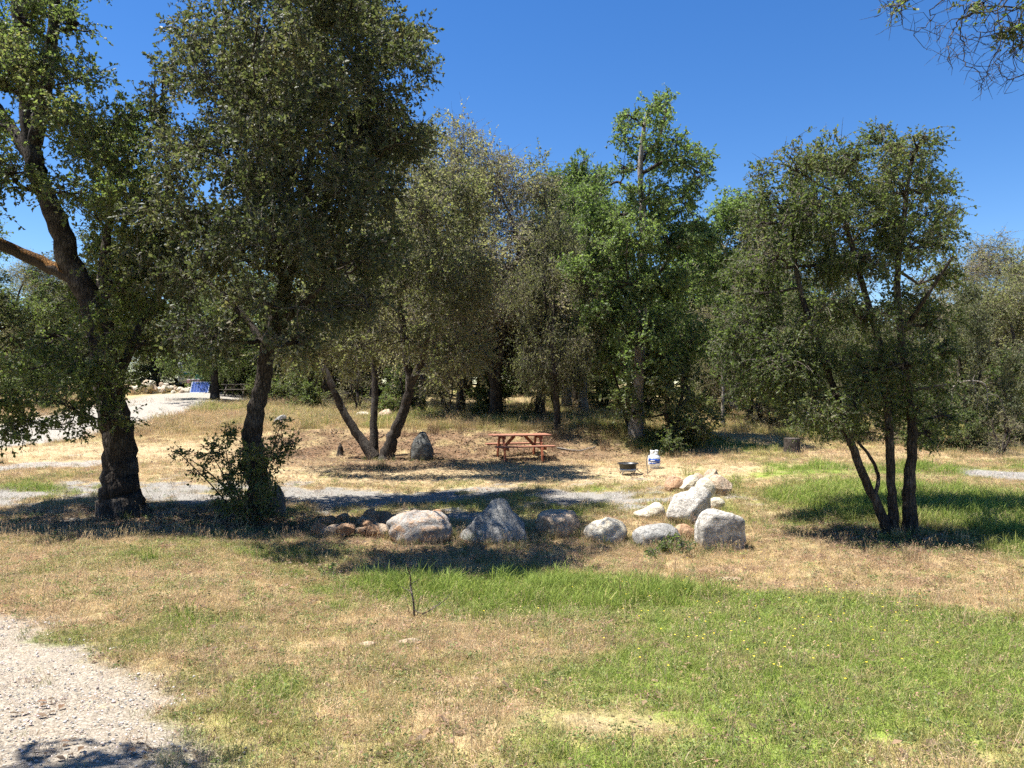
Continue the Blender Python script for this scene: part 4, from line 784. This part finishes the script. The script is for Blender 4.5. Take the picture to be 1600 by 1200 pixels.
for i, (x0, x1, t, bo, sh, mm, lab, cu) in enumerate([(1040, 1068, 749, 768, 'round', 'rust', 'orange brown rock at the left end of the tan rocks', 3), (1062, 1090, 748, 770, 'wedge', 'cream', 'pale tan slab leaning beside the orange rock', 4), (1080, 1104, 744, 768, 'wedge_l', 'tan', 'pointed tan rock behind the white grey boulder', 4),
        (1100, 1124, 738, 770, 'tall', 'tan', 'tallest pink tan rock of the back heap', 4), (1108, 1142, 747, 776, 'wedge_l', 'tan', 'broad tan rock at the right end of the back heap', 4), (1085, 1118, 752, 778, 'round', 'cream', 'cream block in front of the tallest tan rock', 4), (1108, 1130, 783, 797, 'loaf', 'cream', 'small pale slab behind the round white boulder', 2)]):
    boulder('rock', lab, x0 - 2, x1 + 2, t - 6, bo, 20 + i, sh, mm, .9, cat='rock', group='loose rocks by the boulders', sub=3, cuts=cu)
boulder('boulder', 'dark boulder in the shade behind the slim curved trunk', 414, 448, 757, 812, 40, 'tall', 'darkrock', 1.0)
boulder('boulder', 'dark lichened standing stone at the foot of the bank', 641, 678, 674, 721, 41, 'tall', 'darkrock', .8, rough=.09, group='stones by the bank')
boulder('rock', 'long pale rock lying on top of the bank behind the oak stems', 556, 580, 643, 655, 42, 'loaf', 'cream', .8, cat='rock', group='stones by the bank', sub=3, cuts=2)
boulder('rock', 'orange tinged pale rock on the bank beside the middle oak stem', 588, 614, 639, 656, 43, 'wedge', 'tan', .8, cat='rock', group='stones by the bank', sub=3, cuts=3)
boulder('rock', 'flat white stone in the grass left of the oak stems', 508, 524, 647, 654, 44, 'loaf', 'granite', .8, cat='rock', group='stones by the bank', sub=3)
boulder('rock', 'blue grey slanted rock on the end of the left bank', 428, 450, 648, 664, 45, 'wedge', 'granite_grey', .6, cat='rock', group='stones by the bank', sub=3, cuts=2)
boulder('rock', 'pale rock in the meadow left of the grey oak trunk', 955, 982, 641, 653, 46, 'wedge', 'granite', .8, cat='rock', group='stones by the bank', sub=3, cuts=2)
boulder('rock', 'half buried tan stone in the foreground grass left of the dead twigs', 560, 586, 1003, 1012, 47, 'wedge', 'tan', .8, cat='rock', group='stones in the foreground grass', sub=3, cuts=2)
boulder('rock', 'flat tan stone in the foreground grass right of the dead twigs', 622, 660, 1001, 1008, 48, 'wedge_l', 'tan', .7, cat='rock', group='stones in the foreground grass', sub=3, cuts=2)
boulder('rock', 'flat pinkish stone in the grass before the round white boulder', 1122, 1160, 904, 909, 49, 'loaf', 'tan', .6, cat='rock', group='stones in the foreground grass', sub=3)
# small stone on the first boulder
bb = at(656, 851); q = pp(681, 802, bb[1] + .36); o = put('rock', rock_mesh('rock', .19, .13, .07, 50, 'wedge', 'rust', 3, cuts=3), None, (q[0], q[1], q[2] - .01)); tag(o, 'small rusty stone lying on top of the orange stained boulder', 'rock')
# rusty broken rocks left of the boulders
rr_ = random.Random(4)
small = [rock_mesh('rock', 1, .8, .6, 500 + i, ['round', 'wedge', 'wedge_l'][i % 3], ['rust', 'tan', 'rust', 'rust'][i % 4], 2, .08, 4) for i in range(8)]
for i in range(34):
    px = rr_.uniform(490, 604); k = (px - 490) / 114; py = 843 - rr_.random() * (18 + 12 * k) - (4 if px < 525 else 0); b = at(px, py); s = rr_.uniform(.13, .27) * (1.2 if k > .6 else 1)
    o = put('rock', small[i % 8], None, (b[0], b[1], b[2] + .01 + (.09 * rr_.random() if 520 < px < 595 else 0))); o.scale = (s, s, s * rr_.uniform(.7, 1.2)); o.rotation_euler = (rr_.uniform(-.4, .4), rr_.uniform(-.4, .4), rr_.random() * 6.28)
    tag(o, 'broken rusty rock in the low heap left of the orange stained boulder', 'rock', 'rusty rocks heaped left of the boulders')
pale = [rock_mesh('rock', 1, .85, .75, 600 + i, ['round', 'wedge', 'wedge_l'][i % 3], ['cream', 'tan', 'cream'][i % 3], 2, .08, 4) for i in range(6)]
for i in range(60):
    px = rr_.gauss(240, 19) if i < 46 else rr_.uniform(200, 292); X = (px - 800) / F * 47.5; Y = 47.5 + rr_.uniform(-.8, .8); b = np.array([X, Y, float(hgt(X, Y))]); hh = max(0, 1 - abs(px - 238) / 36) * .85 * rr_.random()
    s = rr_.uniform(.28, .55); o = put('rock', pale[i % 6], None, (b[0], b[1], b[2] - .05 + hh)); o.scale = (s, s, s); o.rotation_euler = (rr_.uniform(-.6, .6), rr_.uniform(-.6, .6), rr_.random() * 6.28)
    tag(o, 'pale orange rock in the heap across the far gravel road', 'rock', 'pale rocks heaped across the far road')

tp_ = []
for o_ in [o for o in COL.objects if o.get('category') in ('boulder',) ]:
    vx = np.array([v.co[:] for v in o_.data.vertices]); wx, wy = vx[:, 0].max(), vx[:, 1].max()
    for k in range(int(16 + 30 * wx)):
        a = rg.random() * 6.28; f_ = .86 + .3 * rg.random(); x = o_.location.x + wx * f_ * math.cos(a); y = o_.location.y + wy * f_ * math.sin(a); tp_.append((x, y, float(hgt(x, y))))
for q in [(1390, 838), (1421, 838), (190, 805), (410, 808), (590, 720), (1040, 862), (1055, 864), (1070, 862), (1030, 858), (780, 852), (700, 852)]:
    c = at(*q)
    for k in range(14): x = c[0] + rg.normal() * .28; y = c[1] + rg.normal() * .2; tp_.append((x, y, float(hgt(x, y))))
tp_ = np.array(tp_); c_, *_r = field(tp_[:, 0], tp_[:, 1])
scatter('edge_grass', tp_, .35 + .45 * rg.random(len(tp_)), np.where(rg.random((len(tp_), 1)) < .5, np.array([[.20, .25, .08]]), np.array([[.45, .36, .21]])) * (.8 + .4 * rg.random((len(tp_), 1))), g2, 'ragged grass tufts growing against the boulders and tree feet', 'grass', 12)

# ------------------------------------------------------------------ picnic table
def picnic(loc, rz, label, mt, mtop):
    t = thing('picnic_table', label, 'picnic table', loc, rz)
    for i in range(5): MB().box((0, (i - 2) * .146, .745), (1.83, .138, .04), bev=.006).build('tabletop_plank', mtop, t)
    for s in (-1, 1):
        for j in (0, 1): MB().box((0, s * (.60 + j * .142), .44), (1.83, .134, .04), bev=.006).build('bench_plank', mtop, t)
    for x in (-.58, .58):
        for s in (-1, 1): MB().bar((x, s * .24, .722), (x, s * .58, -.01), .12, .05, up=(1, 0, 0)).build('leg', mt, t)
        MB().box((x + .042, 0, .375), (.04, 1.52, .09), bev=.004).build('bench_beam', mt, t)
        MB().box((x + .042, 0, .68), (.04, .70, .085), bev=.004).build('top_beam', mt, t)
        MB().bar((x * .85, 0, .39), (x * .28, 0, .72), .09, .04, up=(0, 1, 0)).build('brace', mt, t)
    MB().box((0, 0, .712), (.05, .68, .03), bev=.003).build('cleat', mt, t)
    return t
bT = at(812, 719); picnic((bT[0], bT[1], bT[2] + .01), R(14), 'red stained wooden picnic table with attached benches on the dry grass', M['redwood'], M['redwood_top']).scale = (.93, .93, .95)
b = at(372, 620); picnic((b[0], b[1], b[2]), R(-8), 'grey picnic table in the shade right of the solar panel', M['oldwood'], M['oldwood'])

# ------------------------------------------------------------------ propane tank
M['tank_white'] = plain('white_enamel', (.78, .79, .80), .35, 0, .5, .08, 12)
M['tank_blue'] = plain('blue_label', (.03, .09, .38), .4)
M['brass'] = plain('brass', (.35, .26, .12), .35, 1)
M['black_steel'] = plain('black_painted_steel', (.018, .018, .02), .45, 0, .5, .3, 30)
M['steel'] = plain('bare_steel', (.45, .45, .44), .45, .6, .5, .2, 20)
M['rubber'] = plain('black_rubber', (.02, .02, .02), .6)
bP = at(1022, 732); tk = thing('propane_tank', 'white propane tank with a blue label standing in the grass', 'gas tank', bP)
MB().lathe([(.0, .035), (.10, .04), (.14, .065), (.155, .11), (.1555, .20), (.155, .27), (.14, .315), (.10, .345), (.04, .358), (0, .36)], n=28).build('body', M['tank_white'], tk, True)
MB().lathe([(.108, 0), (.112, .0), (.112, .06), (.108, .06), (.108, 0)], n=24).build('foot_ring', M['tank_white'], tk, True)
import bmesh
def band(name, z0, z1, a0, a1, rad, m, wave=0):
    V = []; Fs = []; n = 18
    for k in range(n + 1):
        a = a0 + (a1 - a0) * k / n; w = wave * math.sin(k / n * 6.28)
        for rr2 in (rad, rad + .002):
            for z in (z0 + w, z1 + w): V.append((rr2 * math.cos(a), rr2 * math.sin(a), z))
    for k in range(n):
        i = k * 4
        for p, q2 in ((0, 1), (1, 3), (3, 2), (2, 0)): Fs.append((i + p, i + q2, i + 4 + q2, i + 4 + p))
    Fs += [(0, 1, 3, 2), (n * 4, n * 4 + 2, n * 4 + 3, n * 4 + 1)]
    return MB().add(V, Fs).build(name, m, tk, True)
band('label', .175, .255, R(-165), R(-20), .156, M['tank_blue'], .012); band('label_stripe', .13, .158, R(-150), R(-30), .156, M['tank_blue'], -.008)
wm_, nt_, out_ = mat('label_white'); p_ = pbsdf(nt_, (.8, .8, .8), .4); nt_.links.new(p_.outputs[0], out_.inputs[0])
band('label_print', .205, .222, R(-140), R(-95), .1585, wm_, .0)
# collar with hand holes
V = []; Fs = []; n = 40
for k in range(n):
    a = 2 * math.pi * k / n; V += [(.098 * math.cos(a), .098 * math.sin(a), .345), (.098 * math.cos(a), .098 * math.sin(a), .39), (.10 * math.cos(a), .10 * math.sin(a), .43), (.102 * math.cos(a), .102 * math.sin(a), .46)]
for k in range(n):
    k2 = (k + 1) % n; ang = k / n * 360; hole = any(abs((ang - c + 180) % 360 - 180) < 26 for c in (20, 160, 270))
    for j in range(3):
        if j == 1 and hole: continue
        if j == 2 and abs((ang - 90 + 180) % 360 - 180) < 30: continue
        Fs.append((k * 4 + j, k2 * 4 + j, k2 * 4 + j + 1, k * 4 + j + 1))
c = MB().add(V, Fs).build('collar', M['tank_white'], tk, True); sm = c.modifiers.new('thickness', 'SOLIDIFY'); sm.thickness = .004
v = MB().lathe([(0, .355), (.02, .355), (.02, .385), (.013, .39), (.013, .415), (0, .415)], n=12).build('valve', M['brass'], tk, True)
MB().lathe([(0, .415), (.028, .415), (.03, .425), (.026, .435), (0, .436)], n=10).build('hand_wheel', M['black_steel'], v, True)
# fire pit
bF = at(981, 741); fp = thing('fire_pit', 'round black portable gas fire pit on short legs left of the propane tank', 'fire pit', bF)
MB().lathe([(0, .10), (.15, .10), (.19, .14), (.205, .235), (.245, .25), (.25, .262), (.235, .268), (.20, .255), (.17, .16), (0, .15)], n=32).build('bowl', M['black_steel'], fp, True)
MB().lathe([(.13, .065), (.188, .07), (.196, .13), (.18, .14)], n=32).build('heat_shield', M['steel'], fp, True)
for k in range(4):
    a = R(45 + 90 * k); MB().bar((.15 * math.cos(a), .15 * math.sin(a), .12), (.225 * math.cos(a), .225 * math.sin(a), .0), .03, .012, up=(math.cos(a), math.sin(a), .3)).build('leg', M['black_steel'], fp)
for k in range(9):
    a = k * 2.4; q_ = .04 + .012 * k
    put('lava_rock', rock_mesh('lava_rock', .07, .06, .05, 700 + k, 'round', 'darkrock', 1, .1, 2), fp, (q_ * math.cos(a), q_ * math.sin(a), .16))
MB().lathe([(0, 0), (.022, 0), (.022, .02), (0, .02)], n=10).build('control_knob', M['steel'], fp, True, (.21, -.06, .12))
e0 = np.array([bF[0] + .2, bF[1], bF[2] + .12]); e1 = np.array([bP[0], bP[1], bP[2] + .40])
hz_ = MB().tube(smoothline([e0, e0 + [.12, .05, -.09], e0 + [.28, .12, -.11], e0 * .45 + e1 * .55 + [0, 0, -.05], e1 + [-.14, -.03, -.03], e1 + [-.02, 0, 0]], 6), .009, 7).build('gas_hose', M['rubber'], None, True)
tag(hz_, 'black gas hose running from the fire pit up to the propane tank', 'hose')

# ------------------------------------------------------------------ far left: solar panel, camper
bS = pp(311, 613, 47); zS = float(hgt(bS[0], bS[1])); sp_ = thing('solar_panel', 'blue solar panel propped up on the far gravel road', 'solar panel', (bS[0], bS[1], zS))
M['cell'] = plain('solar_cell', (.06, .10, .30), .15, 0, .6); M['alu'] = plain('aluminium', (.62, .63, .65), .35, .7)
M['backsheet'] = plain('panel_backsheet', (.35, .40, .55), .4)
tl_ = R(62); wv, hv = 1.08, .70; u = np.array([0, math.cos(tl_), math.sin(tl_)]); nrm = np.array([0, -math.sin(tl_), math.cos(tl_)]); rotm = np.stack([[1, 0, 0], u, nrm], 1)
MB().box(u * hv / 2 + [0, 0, .03], (wv, hv, .02), rotm).build('backsheet', M['backsheet'], sp_)
for s in (-1, 1):
    MB().box(u * hv / 2 + [s * (wv / 2 + .012), 0, .03], (.03, hv + .05, .036), rotm).build('frame_rail', M['alu'], sp_)
    MB().box(u * (hv / 2 + s * (hv / 2 + .012)) + [0, 0, .03], (wv - .01, .03, .034), rotm).build('frame_rail', M['alu'], sp_)
cm = MB().box((0, 0, 0), (.155, .125, .006)).build('solar_cell', M['cell']).data; bpy.data.objects.remove(bpy.data.objects['solar_cell'])
for i in range(6):
    for j in range(5):
        c_o = put('solar_cell', cm, sp_, np.array([(i - 2.5) * .172, 0, .03]) + u * (.07 + j * .14) + nrm * .0135); c_o.rotation_euler = (tl_, 0, 0)
for s in (-1, 1): MB().bar(np.array([s * .4, 0, .03]) + u * hv * .8 - nrm * .02, (s * .4, .62, 0), .025, .02, up=(1, 0, 0)).build('leg', M['alu'], sp_)
# camping things behind it
M['teal'] = plain('teal_cloth', (.06, .36, .30), .8, var=.15); M['pinkc'] = plain('pink_cloth', (.62, .34, .36), .8, var=.15); M['white_p'] = plain('white_gelcoat', (.66, .66, .65), .4, 0, .5, .1, 3); M['glass'] = plain('dark_window', (.02, .025, .03), .08, 0, .6)
M['grey_p'] = plain('grey_trim', (.2, .2, .2), .5)
b = pp(311, 600, 49.5); z = float(hgt(b[0], b[1])); tb = thing('folding_table', 'folding camp table with a pink cloth behind the solar panel', 'table', (b[0], b[1], z))
MB().box((0, 0, .72), (1.3, .6, .03), bev=.005).build('tabletop', M['white_p'], tb)
MB().box((0, -.31, .60), (1.3, .012, .24)).build('cloth', M['pinkc'], tb)
for sx in (-1, 1):
    for sy in (-1, 1): MB().bar((sx * .55, sy * .24, .705), (sx * .6, sy * .26, 0), .03, .03, up=(0, 1, 0)).build('leg', M['alu'], tb)
cb = thing('storage_bin', 'teal storage bin on the folding table', 'bin', (b[0] + .12, b[1], z + .735))
MB().box((0, 0, .16), (.55, .4, .32), bev=.02).build('bin_body', M['teal'], cb); MB().box((0, 0, .335), (.60, .44, .03), bev=.008).build('lid', M['white_p'], cb)
b = pp(338, 600, 54); z = float(hgt(b[0], b[1])); cp = thing('camper_trailer', 'white camper trailer half hidden by trees behind the solar panel', 'trailer', (b[0], b[1], z))
MB().box((0, 0, 1.62), (4.6, 2.2, 2.1), bev=.18).build('body', M['white_p'], cp)
MB().box((0, -1.107, 1.2), (4.3, .012, .16)).build('stripe', M['teal'], cp)
for x in (-1.4, .2):
    w_ = MB().box((x, -1.112, 1.9), (.9, .03, .55), bev=.01).build('window', M['grey_p'], cp); MB().box((x, -1.131, 1.9), (.82, .008, .47)).build('pane', M['glass'], w_)
dr = MB().box((1.45, -1.112, 1.55), (.7, .03, 1.75), bev=.01).build('door', M['white_p'], cp); MB().box((1.2, -1.14, 1.5), (.05, .03, .12), bev=.004).build('handle', M['grey_p'], dr)
for x in (-.4, .35):
    V = MB().lathe([(0, -.1), (.33, -.1), (.34, -.06), (.34, .06), (.33, .1), (0, .1)], n=20); P = np.concatenate(V.V); P = P[:, [0, 2, 1]]; wv_ = MB().add(P + [x, -.95, .34], V.F).build('wheel', M['rubber'], cp, True)
    V = MB().lathe([(0, -.02), (.19, -.02), (.2, 0), (0, .01)], n=16); P = np.concatenate(V.V)[:, [0, 2, 1]]; MB().add(P + [x, -1.06, .34], V.F).build('rim', M['alu'], wv_, True)
MB().bar((-2.3, 0, .55), (-3.3, 0, .5), .1, .1).build('hitch', M['black_steel'], cp)

# ------------------------------------------------------------------ stumps, dead twigs, logs
b = at(1237, 708); sg = thing('tree_stump', 'dark cut stump beside the grey trunk at right', 'stump', b)
MB().lathe([(.30, -.08), (.25, .02), (.22, .12), (.215, .40), (.20, .42)], n=16).build('bark_side', M['bark'], sg, True)
MB().lathe([(.0, .418), (.2, .421)], n=16).build('cut_top', M['twig'], sg)
b = at(532, 712); sg = thing('tree_stump', 'small broken stump left of the three-stemmed oak', 'stump', b)
MB().lathe([(.18, -.08), (.13, .0), (.10, .1), (.07, .26), (.02, .34), (0, .35)], n=9).build('broken_wood', M['bark'], sg)
b = at(645, 968); tw = thing('dead_sapling', 'leafless dead sapling standing in the foreground grass', 'dead plant', b); r_ = np.random.default_rng(33); mb = MB()
for P, r0 in (([(648, 972), (646, 940), (642, 915), (641, 898), (637, 890)], .011), ([(644, 925), (630, 918), (618, 911)], .004), ([(643, 912), (652, 906), (657, 904)], .004), ([(646, 950), (660, 958), (685, 945), (697, 935), (702, 928)], .006), ([(650, 968), (668, 955), (690, 940)], .005), ([(640, 965), (636, 940), (630, 930)], .004), ([(652, 962), (655, 940), (662, 928)], .004), ([(646, 968), (620, 962), (600, 968)], .004), ([(642, 912), (640, 900), (645, 892)], .003)):
    Q_ = smoothline(np.array([pp(x, y, b[1] + r_.normal() * .04) for x, y in P]) - b, 4); mb.tube(Q_ + r_.normal(size=Q_.shape) * .002, np.linspace(r0, r0 * .4, len(Q_)), 5)
mb.build('dry_stems', M['twig'], tw)
shrub('small pale leafed seedling in the shade line left of the dead sapling', 514, 900, [(514, 888, 8), (508, 895, 7), (521, 894, 7)], 51, ('twig', 'twig', 'leaf_green'), sr=.003, leaves=170, leafL=.03, sub=3, per_twig=6, twig_len=.06)
shrub('green weed patch in front of the low grey rock', 1050, 866, [(1030, 852, 10), (1045, 850, 12), (1060, 856, 12), (1072, 856, 9), (1020, 860, 7)], 52, ('twig', 'twig', 'leaf_green'), sr=.004, leaves=1600, leafL=.035, sub=4, per_twig=6, twig_len=.09)
for i, (P, r0, lab) in enumerate([([(1440, 848), (1462, 838), (1480, 842)], .02, 'fallen pale branch right of the slim stems'), ([(1330, 845), (1352, 838), (1370, 845)], .014, 'fallen stick left of the slim stems'), ([(870, 640 + 62), (905, 706), (930, 700)], .03, 'fallen branch on the bank right of the picnic table'), ([(240, 832), (262, 822), (290, 828)], .02, 'fallen stick between the two left oaks')]):
    Q_ = smoothline(np.array([at(x, y) + [0, 0, r0] for x, y in P]), 5); o = MB().tube(Q_ + np.random.default_rng(i).normal(size=Q_.shape) * .01, np.linspace(r0, r0 * .5, len(Q_)), 7).build('fallen_branch', M['bark_pale'], None, True); tag(o, lab, 'branch')
